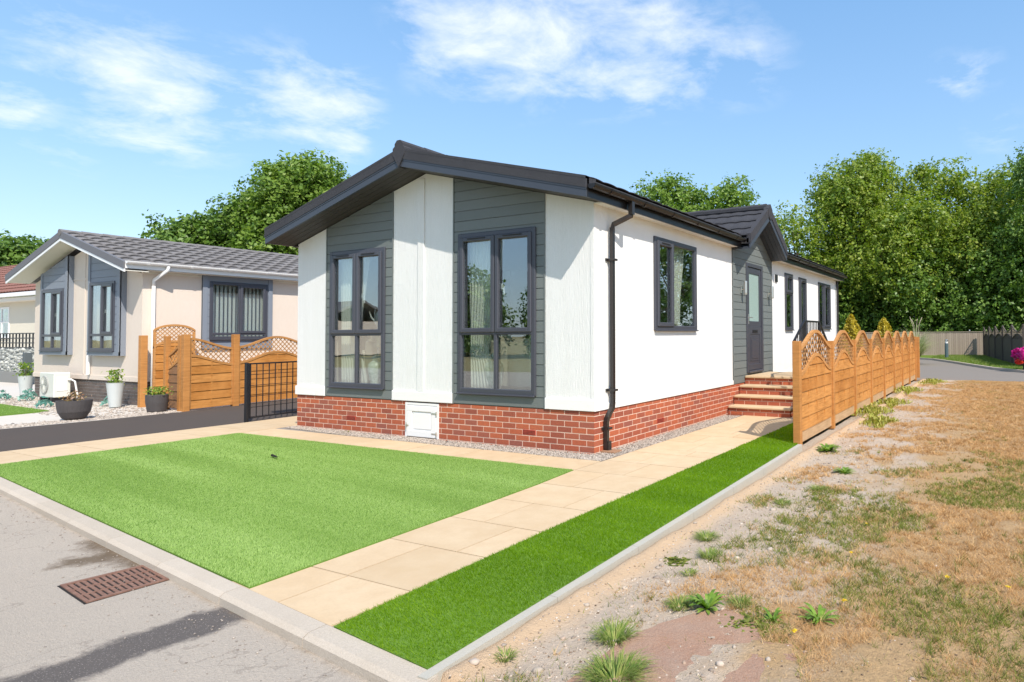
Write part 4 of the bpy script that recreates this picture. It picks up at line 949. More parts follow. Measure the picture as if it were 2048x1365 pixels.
for p, q in zip(npo[1:-1], npo[2:]):
    L, T_ = seg_T(p, q); bell = lambda u, L=L: .5-.5*math.cos(2*math.pi*u/L)
    panel(NF, T_, .06, L-.06, lambda u, f=bell: 1.27+.22*f(u), lambda u, f=bell: .92+.22*f(u), .02, gravel=False, battens=(.5,), pitch=.075)
# front return: post by the bungalow, open arched gate, short brown panel
post(NF, -12.0, .5, 1.52, .06); post(NF, -11.02, .50, 1.50, .045); post(NF, -10.36, .455, 1.515, .05)
L, T0_ = seg_T((-10.98, .50), (-10.40, .47))
T_ = lambda u, d, z: T0_(u, d, z)
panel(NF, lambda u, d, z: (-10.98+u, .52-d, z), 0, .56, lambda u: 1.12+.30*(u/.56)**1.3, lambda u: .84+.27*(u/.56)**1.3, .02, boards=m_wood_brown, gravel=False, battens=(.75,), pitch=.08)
AG = empty('arched_gate', (-11.98, .62, 0), 'arched top orange wooden gate with lattice standing open against the cream bungalow', 'gate')
arch = lambda u, a=.66, b=1.44: 1.55+.215*math.sqrt(max(0, 1-((u-(a+b)/2)/((b-a)/2+.04))**2))
panel(AG, lambda u, d, z: (-11.95+d+.03*(u-.66), u, z), .66, 1.44, arch, lambda u: arch(u)-.37+.0, .06, gravel=False, battens=(.5,), pitch=.06)

# open black driveway gate
BG = empty('driveway_gate', (-7.26, 0, 0), 'open black metal mesh gate at the left corner of the white home', 'gate')
ga, gb_ = (-7.27, .0), (-7.62, 2.4); L, TG = seg_T(ga, gb_)
m = MB(TG); m.box(-.026, .026, -.026, .026, -.05, 1.02, .004); m.build('post', m_black, BG)
m = MB(TG)
for z_ in (.06, 1.0): m.box(.05, L, -.012, .012, z_-.012, z_+.012)
m.box(.045, .07, -.012, .012, .05, 1.01); m.box(L-.02, L, -.012, .012, .05, 1.01); m.build('frame', m_black, BG)
m = MB(TG)
k = .18
while k < L-.05: m.box(k-.006, k+.006, -.006, .006, .06, 1.0); k += .118
for z_ in (.24, .43, .62, .81): m.box(.06, L-.01, .006, .015, z_-.005, z_+.005)
m.build('mesh_bars', m_black, BG)

# ================================================================ NEIGHBOUR'S BUNGALOW
B = empty('cream_bungalow', (-15.0, .6, 0), 'cream rendered bungalow with blue grey window bays and a grey tiled roof', 'bungalow')
NX0, NX1, NYF, NAX, NAZ = -17.7, -12.3, .6, -15.03, 3.60
nt_ = lambda u: NAZ-abs(u-NAX)*.268
NF_ = lambda u, d, z: (u, NYF-d, z); NS_ = lambda u, d, z: (NX1+d, u, z); NLEN = 13.0
b1 = (-17.0, -15.56, 1.06); b2 = (-14.48, -12.99, 1.06)
NW1 = (-16.93, -15.76, 1.18, 2.66); NW2 = (-14.40, -13.23, 1.18, 2.74); NW3 = (1.90, 3.20, 1.43, 2.79)
# plinth
m = MB(NF_); m.box(NX0+.02, NX1-.025, -.1, -.025, -.1, .50); m.T = NS_; m.box(.7, NLEN, -.1, -.025, -.1, .50); pl = m.build('skirt', m_mortar_n, B)
m = MB(); bricks(m, lambda u, d, z: (u, NYF+.02-d, z), NX0+.02, NX1-.02, -.02, .498, .05); bricks(m, lambda u, d, z: (NX1-.02+d, u, z), .62, 5, -.02, .498, .1); m.build('brickwork', m_brick_n, pl)
m = MB(NF_); wall(m, [NX0, NAX, NX1-.004], nt_, [(b1[0]+.03, b1[1]-.03, 1.1, 9), (b2[0]+.03, b2[1]-.03, 1.1, 9)], .60, -.08, .0)
m.T = NS_; wall(m, [.604, NLEN], lambda u: 2.96, [(1.74, 3.33, 1.25, 9)], .60, -.08, .0); m.T = lambda u, d, z: (u, d, z); m.box(NX0, NX0+.08, .7, NLEN, .5, 2.8); nw = m.build('wall', m_cream, B)
m = MB(NF_); m.box(NX0-.015, NX1+.014, -.07, .015, .50, .61, .004); m.box(b1[1], b2[0], .0, .010, 2.86, 2.90); m.box(b2[1]+.02, NX1+.01, .0, .010, 2.80, 2.83); m.T = NS_; m.box(.61, NLEN, -.06, .015, .503, .61, .004); m.build('base_trim', m_cream, nw)
m = MB(NF_); m.box(-15.02, -14.95, .0, .012, .62, 3.5, .003); m.build('cover_strip', m_cream, nw)
def bay(T, u0, u1, zb, top, W, dd=.12, tr=1.52, mf=m_frame):
    m = MB(T)
    brs = sorted({u0, u1}); wall(m, brs, lambda u: top(u)-.002, [W], zb, 0.0, dd-.015)
    bo = m.build('bay', m_blue, B)
    m = MB(T); cladding(m, brs, lambda u: top(u)-.004, [(W[0]-.0, W[1]+.0, W[2]-.1, W[3])], zb+.08, dd, .17, 4.0)
    # edge boards
    for e in (u0, u1-.10): wall(m, [e, e+.10], lambda u: top(u)-.003, [W], zb, dd-.02, dd+.014)
    m.box(u0, u1, dd-.02, dd+.012, zb, zb+.085); m.build('cladding', m_blue, bo)
    # battens on the cheeks
    return bo
bay(NF_, b1[0], b1[1], 1.07, nt_, NW1); bay(NF_, b2[0], b2[1], 1.07, nt_, NW2)
bay(NS_, 1.74, 3.33, 1.20, lambda u: 2.95, NW3, .05)
def nwin(T, W, dd, tr):
    T2 = lambda u, d, z: T(u, d+dd-.01, z)
    return window(B, T2, W, [(W[0]+W[1])/2], tr, opens={(1, 1)}, vent=False, handle={(1, 1)}, tr_w=.06)
nwin(NF_, NW1, .12, 1.54); nwin(NF_, NW2, .12, 1.54); nwin(NS_, NW3, .05, 1.55)
# blinds behind the panes
def blinds(T, W, label, n, gapw=.45):
    m = MB(T); st = (W[1]-W[0])/n; 
    for i in range(n):
        u = W[0]+st*i; m.r = random.random(); A = [m.v(u+.01, -.09, W[2]+.03), m.v(u+st*.78, -.10, W[2]+.03), m.v(u+st*.78, -.10, W[3]-.05), m.v(u+.01, -.09, W[3]-.05)]; Bq = [m.v(u+.01, -.087, W[2]+.03), m.v(u+st*.78, -.097, W[2]+.03), m.v(u+st*.78, -.097, W[3]-.05), m.v(u+.01, -.087, W[3]-.05)]
        m.f(*A); m.f(*Bq[::-1]); m.f(A[0], A[1], Bq[1], Bq[0]); m.f(A[3], A[2], Bq[2], Bq[3])
    m.box(W[0]+.01, W[1]-.01, -.15, -.09, W[3]-.06, W[3]-.02)
    c = T(W[0], -.1, W[2]); return tag(m.build('vertical_blind', m_curtain, None, c), label, 'blind', 'vertical blinds in the cream bungalow')
blinds(NF_, NW1, 'pale vertical blind in the left front bay window of the cream bungalow', 9); blinds(NF_, NW2, 'pale vertical blind in the right front bay window of the cream bungalow', 9); blinds(NS_, NW3, 'pale vertical blind in the wide side window above the wooden fence', 14)
m = MB(); m.box(NX0+.1, NX1-.1, 3.9, 3.93, .6, 2.9); m.box(NX0+.1, NX1-.1, .7, 6, 2.72, 2.75); m.box(NX0+.1, NX1-.1, .7, 6, .58, .62); m.build('room_lining', m_room, B)
# roof
NE0, NE1, NV = -18.05, -12.02, .15
nz_ = lambda u: 3.77-abs(u-NAX)*.29
m = MB(); m.strip([NE0, NAX, NE1], [nz_(NE0)+.04, 3.81, nz_(NE1)+.04], [nz_(NE0)+.13, 3.90, nz_(NE1)+.13], NV+.02, NLEN+.2); nr = m.build('roof', m_tile_n, B)
V, F = tiled(lambda u, s, z: (NE1+.03-s, u, z), NV+.03, NLEN+.2, 0, NE1+.03-NAX, lambda s: nz_(NE1)+.125+s*.29, row=.36, wave=.30, amp=.05, step=.062); npmesh('tiles', V, F, m_tile_n, nr)
V, F = tiled(lambda u, s, z: (NE0+s, u, z), NV+.03, NLEN+.2, 0, NAX-NE0, lambda s: nz_(NE0)+.125+s*.29, row=.36, wave=.30, amp=.05, step=.062); npmesh('tiles', V, F, m_tile_n, nr)
m = MB(); y = NV-.02
while y < NLEN: m.tube([(NAX, y, 3.93), (NAX, y+.43, 3.935)], [.085, .07], 8); y += .40
m.build('ridge_tiles', m_tile_n, nr)
m = MB(lambda u, d, z: (u, d, z)); m.strip([NE0, NAX, NE1], [nz_(NE0)+.035, 3.805, nz_(NE1)+.035], [nz_(NE0)+.19, 3.965, nz_(NE1)+.19], NV-.012, NV+.06); m.build('verge', mat('grey_verge', (.135, .135, .15), rough=.7, noise=(30, .3, (.17, .17, .18))), B)
m = MB(); m.strip([NE0, NAX, NE1], [nz_(NE0)-.03, 3.74, nz_(NE1)-.03], [nz_(NE0)+.034, 3.804, nz_(NE1)+.034], NV, NV+.025); m.build('bargeboard', m_pvc, B)
m = MB(); m.strip([NE0+.01, NAX, NE1-.01], [nz_(NE0)-.005, 3.765, nz_(NE1)-.005], [nz_(NE0)+.01, 3.78, nz_(NE1)+.01], NV+.026, NYF-.002); m.build('soffit', m_sof_w, B)
m = MB(); m.box(NX1+.002, NE1-.01, NYF+.01, NLEN, 2.935, 2.95); m.box(NX1-.03, NX1+.012, NYF+.01, NLEN, 2.88, 2.932); m.build('soffit', m_sof_w, B)
eave(NV+.02, NLEN, NE1, B, m_pvc, m_pvc, z=2.945); eave(NV+.02, NLEN, NE0, B, m_pvc, m_pvc, z=2.90, side=-1)
m = MB(); m.tube([(NE1+.06, .92, 3.06), (NE1+.06, .92, 2.97), (NX1+.06, .78, 2.74), (NX1+.05, .78, 2.62)], .036, 10); m.tube([(NX1+.05, .78, 2.64), (NX1+.05, .78, .02)], .034, 10); m.build('downpipe', m_pvc, B, smooth=True)
m = MB(); m.tube([(-14.62, NYF-.05, 2.62), (-14.62, NYF-.05, .62)], .034, 10); m.build('vent_pipe', m_pvc, B)
# air conditioning unit
A_ = empty('air_conditioner', (-15.42, .25, 0), 'cream outdoor air conditioning unit with a round fan grille before the brown brick plinth', 'air conditioner')
m = MB(); m.box(-15.80, -15.05, .10, .40, .10, .67, .015); cs_ = m.build('casing', m_ac, A_)
m = MB(); m.T = lambda a, b, c: (a, .10-c, b); m.lathe(-15.52, .39, [(0, .001), (.20, .001), (.205, .02), (.19, .022), (.185, .006), (0, .006)], 28); m.build('fan_grille', m_acg, A_)
m = MB()
for i in range(12):
    t = i*math.pi/12; m.tube([(-15.52-.19*math.cos(t), .072, .39-.19*math.sin(t)), (-15.52+.19*math.cos(t), .072, .39+.19*math.sin(t))], .004, 4)
m.build('guard_wires', m_ac, A_)
m = MB(lambda u, d, z: (-15.05+d, u, z)); m.box(.15, .34, .0, .012, .25, .58, .004); m.build('service_cover', m_pvc, A_)
for a in (-15.72, -15.16): m = MB(); m.box(a, a+.06, .08, .42, .0, .10); m.build('foot', m_black, A_)
m = MB(); m.tube([(-15.04, .34, .5), (-14.96, .36, .52), (-14.90, .42, .46), (-14.88, .46, .15), (-14.86, .46, .02)], .018, 6); m.build('hose', m_pvc, A_)

# potted plants -----------------------------------------------------------
m_leafpot = foliage_mat('pot_plant_leaf', ((.10, .20, .03), (.22, .33, .05), (.42, .46, .08)), .35)
m_leafred = foliage_mat('reddish_pot_leaf', ((.28, .13, .06), (.36, .28, .10), (.55, .36, .28)), .3)
m_succ = foliage_mat('succulent_leaf', ((.08, .22, .19), (.16, .34, .28), (.26, .42, .36)), .15)
def potted(name, x, y, prof, mt, leaf, lr, lh, n, size, label, ribs=0, sq=False, group=None, zl=None):
    r = empty(name, (x, y, 0), label, 'potted plant', group)
    m = MB(); m.lathe(x, y, prof, 28); m.build('pot', mt, r, smooth=False)
    zt_ = zl if zl else prof[-1][1]; rt = max(p[0] for p in prof)
    C = np.stack([x+RNG.normal(size=n)*lr*.45, y+RNG.normal(size=n)*lr*.45, zt_+.02+np.abs(RNG.random(n))**1.1*lh], 1)
    V, F = leaf_cloud(C, size, .5); npmesh('foliage', V, F, leaf, r, rnd=RNG.random(n)); 
    st = MB()
    for i in range(7): a = random.random()*6.28; st.tube([(x, y, zt_-.02), (x+math.cos(a)*lr*.5, y+math.sin(a)*lr*.5, zt_+lh*.8)], [.008, .003], 4)
    st.build('stem', m_bark, r); return r
tall = [(0, 0), (.095, 0), (.10, .01), (.150, .50), (.157, .52), (.145, .52), (.138, .47), (0, .47)]
potted('plant_pot', -12.42, .20, tall, m_pot, m_leafpot, .15, .30, 170, .07, 'tall pale grey pot with a bright leafy shrub beside the wooden fence post', group='tall pale pots')
potted('plant_pot', -18.0, .55, tall, m_pot, m_leafpot, .19, .36, 200, .08, 'tall pale grey pot with a bushy shrub near the far left corner of the bungalow', group='tall pale pots')
potted('bowl_planter', -10.62, -1.1, [(0, 0), (.13, 0), (.17, .03), (.225, .14), (.245, .26), (.25, .345), (.23, .345), (.22, .31), (0, .31)], m_bowl, m_leafred, .17, .17, 90, .055, 'wide charcoal bowl planter with sparse reddish leaves beside the driveway')
potted('barrel_planter', -10.62, .16, [(0, 0), (.145, 0), (.155, .02), (.18, .18), (.185, .33), (.172, .34), (.16, .31), (0, .30)], m_bowl, m_leafpot, .20, .17, 330, .045, 'dark brown barrel planter with low green foliage in front of the brown fence panel')
def succulent(x, y, s, label):
    n = 46; t = np.arange(n)*2.4; r = (np.arange(n)/n)**.6*s; C = np.stack([x+np.cos(t)*r, y+np.sin(t)*r, .02+s*.9*(1-(r/s)**2)+.02*RNG.random(n)+np.where(np.arange(n) < 8, s*.5, 0)], 1)
    V, F = leaf_cloud(C, s*.75, .45); o = npmesh('blue_green_plant', V, F, m_succ, loc=(x, y, 0), rnd=RNG.random(n)); tag(o, label, 'plant', 'small blue green plants in the pale gravel')
for x_, y_, s_, lb in ((-17.1, -.12, .13, 'blue green plant at the left edge of the photo in pale gravel'), (-16.3, .02, .13, 'blue green plant between the photo\'s left edge and the air conditioner'), (-13.95, -.42, .13, 'blue green plant just left of the wide charcoal bowl'), (-17.3, .42, .12, 'blue green plant close to the bungalow plinth by the far tall pot'), (-12.95, .30, .12, 'blue green plant left of the tall pale pot by the fence post')):
    succulent(x_, y_, s_, lb)
turf('artificial_lawn', [(-12.8, -.72), (-12.7, -1.45), (-14, -2.2), (-24, -2.0), (-24, -.4), (-15.6, -.60)], 2200, ((.09, .22, .02), (.15, .32, .035), (.24, .42, .07)), .03, 'small green lawn in the garden of the cream bungalow at the left edge', 1.0)
# loose pale stones along the drive edge and in the bungalow's garden
n = 2600; t = RNG.random(n); X = -10.22-.0*t-np.abs(RNG.normal(size=n))*.22; Y = -2.6+2.9*t; X = X-np.interp(Y, [-2.6, .3], [.12, -.08])
X2 = -18+RNG.random(2200)*7.6; Y2 = -1.0+RNG.random(2200)*1.5; X = np.r_[X, X2]; Y = np.r_[Y, Y2]
tag(pebbles('gravel', np.stack([X, Y, np.full(len(X), -.012)], 1), .012+.016*RNG.random(len(X)), m_stone), 'loose pale stones in the garden of the cream bungalow', 'gravel', kind='stuff')

# gabion wall, trellis, post at the far left -------------------------------
G_ = empty('gabion_wall', (-24.5, 2.6, 0), 'wire basket wall filled with grey stones under a dark trellis at the left edge', 'stone wall')
m = MB(); m.box(-30, -23.15, 2.65, 3.1, .36, 1.13); m.build('core', m_dark, G_)
n = 2600; P = np.stack([-30+RNG.random(n)*6.85, 2.62+RNG.random(n)*.06, .36+RNG.random(n)*.78], 1); pebbles('stones', P, .05+.05*RNG.random(n), m_gab, flat=.7, ico=True, parent=G_)
m = MB(); m.box(-30, -23.1, 2.5, 3.1, -.1, .35, .01); m.build('plinth', mat('grey_plinth', (.22, .22, .21), rough=.9), G_)
T2 = empty('trellis', (-24.5, 2.6, 1.14), 'dark square trellis standing on the grey stone basket wall', 'trellis')
m = MB(); x = -30
while x < -23.1: m.box(x, x+.035, 2.60, 2.63, 1.14, 1.66); x += .265
for z_ in (1.15, 1.31, 1.47, 1.63): m.box(-30, -23.1, 2.575, 2.60, z_, z_+.035)
m.build('laths', m_black, T2)
m = MB(); m.box(-23.6, -23.42, 2.2, 2.38, -.05, 1.02, .01); tag(m.build('gate_post', mat('slate_post', (.08, .095, .10), rough=.6), None, (-23.5, 2.3, 0)), 'dark slate grey post in front of the grey stone basket wall', 'post')
# house beyond
K = empty('red_roofed_bungalow', (-38, 5, 0), 'cream bungalow with a brown red tiled roof behind the trellis at the left edge', 'bungalow')
m = MB(lambda u, d, z: (u, 5-d, z)); wall(m, [-48, -30], lambda u: 3.1, [(-36.5, -34.1, 1.5, 2.85)], -.1, -.1, 0); m.T = lambda u, d, z: (u, d, z); m.box(-48, -30, 11.9, 12, -.1, 3.1); m.box(-30.1, -30, 5.1, 11.9, -.1, 3.1); m.build('wall', m_white_smooth if 0 else mat('pale_cream_render', (.66, .61, .50), rough=.8), K)
m = MB(); m.strip([4.6, 8.5, 12.4], [3.3, 5.5, 3.3], [3.4, 5.62, 3.4], -48.2, -29.7); m.V = [(d, u, z) for u, d, z in m.V]; rr = m.build('roof', m_tile_r, K)
V, F = tiled(lambda u, s, z: (u, 4.6+s, z), -48.2, -29.7, 0, 3.9, lambda s: 3.42+s*.564, row=.34, wave=.3, amp=.03, step=.05); npmesh('tiles', V, F, m_tile_r, rr)
m = MB(); m.box(-48, -29.7, 4.45, 4.6, 3.22, 3.38, .01); m.build('gutter', m_pvc, K); m = MB(); m.box(-48, -29.7, 4.6, 5, 3.05, 3.2); m.build('soffit', m_sof_w, K)
window(K, lambda u, d, z: (u, 5-d, z), (-36.5, -34.1, 1.5, 2.85), [-35.7, -34.9], 2.2, mf=m_pvc, vent=False)
m = MB(); m.box(-36.9, -33.9, 6.0, 6.05, 1.0, 3.0); m.build('room_lining', m_room, K)

# ================================================================ FAR SIDE OF THE SITE (right)
def close_board(name, pts, h, mt, label, bw=.125, cap=True):
    r = empty(name, (*pts[0], 0), label, 'fence'); m = MB()
    for p, q in zip(pts[:-1], pts[1:]):
        L, T = seg_T(p, q); m.T = T; u = 0
        while u < L: m.r = random.random(); m.box(u, min(u+bw-.008, L), -.012, random.uniform(.004, .012), .02, h+random.uniform(-.015, .01)); u += bw
        m.box(0, L, -.05, -.013, .3, .38); m.box(0, L, -.05, -.013, h-.35, h-.27)
    m.r = None; bo = m.build('boards', mt, r)
    if cap:
        m = MB()
        for p, q in zip(pts[:-1], pts[1:]): L, m.T = seg_T(p, q); m.box(0, L, -.03, .04, h+.012, h+.05)
        m.build('capping', mt, r)
    return r
close_board('grey_fence', [(-24, 33.2), (-9, 35.2), (.4, 36.6), (3.6, 37.0)], 1.47, m_wood_grey, 'weathered grey close boarded fence running below the big trees on the right')
# dark stepped lattice fence running towards the viewer, its shade put into the wood colour
DF = empty('dark_lattice_fence', (4.2, 30, 0), 'shade darkened lattice topped fence with spiky scalloped panels at the right edge', 'fence')
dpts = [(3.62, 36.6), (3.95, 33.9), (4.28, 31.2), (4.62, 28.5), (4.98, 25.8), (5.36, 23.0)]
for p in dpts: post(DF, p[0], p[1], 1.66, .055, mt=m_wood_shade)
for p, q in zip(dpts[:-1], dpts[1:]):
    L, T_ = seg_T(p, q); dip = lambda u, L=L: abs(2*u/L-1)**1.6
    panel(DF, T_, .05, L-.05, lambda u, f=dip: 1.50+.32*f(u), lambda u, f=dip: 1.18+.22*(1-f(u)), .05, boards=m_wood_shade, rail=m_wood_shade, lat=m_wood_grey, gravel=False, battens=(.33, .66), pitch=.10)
BL = empty('bollard_light', (1.78, 32.3, 0), 'slate grey bollard light standing on the grass verge before the grey fence', 'bollard')
m = MB(); m.lathe(1.78, 32.3, [(0, 0), (.10, 0), (.10, .86), (.0, .86)], 18); m.build('column', m_bollard, BL, smooth=False)
m = MB(); m.lathe(1.78, 32.3, [(0, .86), (.075, .86), (.075, .98), (0, .98)], 16); m.build('lamp_glass', m_pvc, BL); m = MB(); m.lathe(1.78, 32.3, [(0, .98), (.10, .98), (.10, 1.04), (.07, 1.07), (0, 1.08)], 18); m.build('cap', m_steel, BL)

def conifer(x, y, h, r, label):
    o = empty('golden_conifer', (x, y, 0), label, 'conifer', 'golden conifers behind the orange fence')
    m = MB(); m.tube([(x, y, -.05), (x, y, h*.8)], [.05, .01], 6); m.build('trunk', m_bark, o)
    n = 4200; z = RNG.random(n)**.8; rr = r*np.clip(1.12*(1-z)**.62, 0, 1)*(.55+.5*RNG.random(n)); t = RNG.random(n)*6.283; rr *= 1+.22*np.sin(t*5+z*9)
    C = np.stack([x+rr*np.cos(t), y+rr*np.sin(t), .12+z*(h-.12)], 1); nr = np.stack([np.cos(t)*.5, np.sin(t)*.5, np.full(n, .9)], 1)
    V, F = leaf_cloud(C, .085, .5, nr, .8); npmesh('crown', V, F, m_gold, o, rnd=RNG.random(n))
m_gold = foliage_mat('golden_conifer_leaf', ((.28, .22, .02), (.50, .40, .04), (.66, .55, .09)), .3)
conifer(-.16, 15.9, 2.12, .52, 'golden yellow conifer nearer the white home behind the orange fence'); conifer(.42, 19.2, 2.05, .55, 'golden yellow conifer further along to the right behind the orange fence')
# pampas grass
PG = empty('pampas_grass', (.95, 25.2, 0), 'tall arching pampas grass behind the far end of the orange fence', 'pampas grass')
m_pamp = foliage_mat('pampas_blade', ((.22, .30, .10), (.38, .42, .18), (.58, .55, .33)), .4)
n = 900; t = RNG.random(n)*6.283; ln = .9+.9*RNG.random(n); V = []; F = []
for i in range(n):
    a = t[i]; L = ln[i]; b_ = .35+.75*RNG.random(); wv = .012; prev = None
    for k in range(6):
        s = k/5; rr = L*b_*s*s*.95+.06; z = L*(1.25*s-.62*b_*s*s); p = np.array([.95+math.cos(a)*rr, 25.2+math.sin(a)*rr, z]); o_ = np.array([-math.sin(a), math.cos(a), 0])*wv*(1-s*.85)
        V += [p-o_, p+o_]
        if k: j = len(V); F.append([j-4, j-3, j-1, j-2])
npmesh('blades', np.array(V), np.array(F), m_pamp, PG, rnd=RNG.random(len(F)))
m = MB()
for i in range(5):
    a = random.random()*6.28; m.tube([(.95, 25.2, .3), (.95+.15*math.cos(a), 25.2+.15*math.sin(a), 1.7+.25*random.random()), (.95+.3*math.cos(a), 25.2+.3*math.sin(a), 2.05+.25*random.random())], [.006, .008, .014], 5)
m.build('plumes', mat('pampas_plume', (.55, .47, .34), rough=.9), PG)
# magenta flowers on a planter at the right edge
FB = empty('flower_basket', (5.22, 20.6, 0), 'basket of magenta and red flowers on a dark stand at the right edge', 'flower basket')
m = MB(); m.lathe(5.28, 20.6, [(0, 0), (.16, 0), (.05, .06), (.045, .20), (.20, .24), (.27, .40), (.25, .42), (0, .40)], 16); m.build('stand', m_black, FB)
n = 1500; v_ = unit(n); C = np.array([5.26, 20.55, .63])+v_*(np.array([.40, .38, .25])*(.9+.22*np.sin(v_[:, :1]*7+v_[:, 1:2]*5)))*(.72+.28*RNG.random(n))[:, None]; V, F = leaf_cloud(C, .085, .85, v_, 1.2); npmesh('magenta_flowers', V, F, m_pink, FB, rnd=RNG.random(n))
n = 260; v_ = unit(n); C = np.array([5.12, 20.40, .36])+v_*np.array([.15, .15, .11])*(.6+.4*RNG.random(n))[:, None]; V, F = leaf_cloud(C, .075, .85, v_, 1.2); npmesh('red_flowers', V, F, m_redp, FB, rnd=RNG.random(n))
n = 400; v_ = unit(n); C = np.array([5.28, 20.6, .48])+v_*np.array([.36, .34, .18])*(RNG.random(n))[:, None]; V, F = leaf_cloud(C, .09, .6); npmesh('foliage', V, F, m_leafpot, FB, rnd=RNG.random(n))

# ================================================================ TREES
m_lf_mid = foliage_mat('tree_leaf_mid', ((.078, .155, .022), (.165, .27, .042), (.30, .41, .085)), .35)
m_lf_yel = foliage_mat('tree_leaf_yellowish', ((.090, .165, .018), (.21, .30, .038), (.40, .45, .09)), .38)
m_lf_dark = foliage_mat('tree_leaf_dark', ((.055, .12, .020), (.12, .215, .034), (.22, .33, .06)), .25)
def tree(name, x, y, h, w, matl, label, group, n=13000, leaf=.22, lobes=34, base=.25, lean=(0, 0), dep=None, spikes=4):
    o = empty(name, (x, y, -.1), label, 'tree', group); dep = dep or w
    tr = MB(); tr.tube([(x, y, -.2), (x+.1, y, h*.25), (x+lean[0]*.3, y+lean[1]*.3, h*.5), (x+lean[0]*.7, y+lean[1]*.7, h*.85)], [h*.03, h*.024, h*.015, h*.004], 8)
    # crown: lobes on an uneven envelope; every lobe is a cloud of leaves with gaps between
    L = []; 
    for i in range(lobes):
        t = random.random()*6.283; ph = random.random(); zf = base+(1-base)*(.06+.90*ph); env = math.sin(math.pi*min(1, max(.06, (zf-base)/(1-base)*.80+.17)))**.75
        rr = env*(.42+.58*random.random()**.8); lr = w*(.12+.11*random.random())*(.7+.5*env)
        L.append((x+lean[0]*zf+math.cos(t)*rr*w*.5*.92, y+lean[1]*zf+math.sin(t)*rr*dep*.5*.92, h*zf-lr*.2, lr))
    for i in range(spikes):
        t = random.random()*6.283; rr = random.random()*.30; L.append((x+lean[0]+math.cos(t)*rr*w*1.2, y+lean[1]+math.sin(t)*rr*dep, h*(.965-.45*rr+.05*random.random()), w*(.045+.03*random.random())))
    for (a, b, c, r) in L[:12+spikes]: tr.tube([(x+lean[0]*.4, y+lean[1]*.4, h*(.25+.3*random.random())), ((a+x)/2, (b+y)/2, c*.78), (a, b, c)], [h*.009, h*.006, h*.002], 5)
    tr.build('trunk', m_bark, o)
    # sprays: each lobe holds clusters, each cluster holds leaves
    Ls = np.array(L); wts = Ls[:, 3]**1.8; wts /= wts.sum(); ncl = int(n*1.8)//9; k = RNG.choice(len(L), ncl, p=wts)
    d = unit(ncl); rad = Ls[k, 3]*(.40+.95*RNG.random(ncl)**.8); CC = Ls[k, :3]+d*rad[:, None]*np.array([1, 1, .85]); 
    sh = RNG.random(ncl)
    C = np.repeat(CC, 9, 0)+RNG.normal(size=(ncl*9, 3))*leaf*.62; nr = np.repeat(d, 9, 0)*.7+np.array([0, 0, .45]); m_ = len(C)
    V, F = leaf_cloud(C, leaf, .62, nr, .9); rnd = np.clip(np.repeat(sh, 9)*.55+RNG.random(m_)*.5-.02, 0, 1)
    npmesh('crown', V, F, matl, o, rnd=rnd)
    return o
GR = 'large trees beyond the grey fence on the right'; GM = 'trees behind the white home'; GL = 'trees behind the cream bungalow'
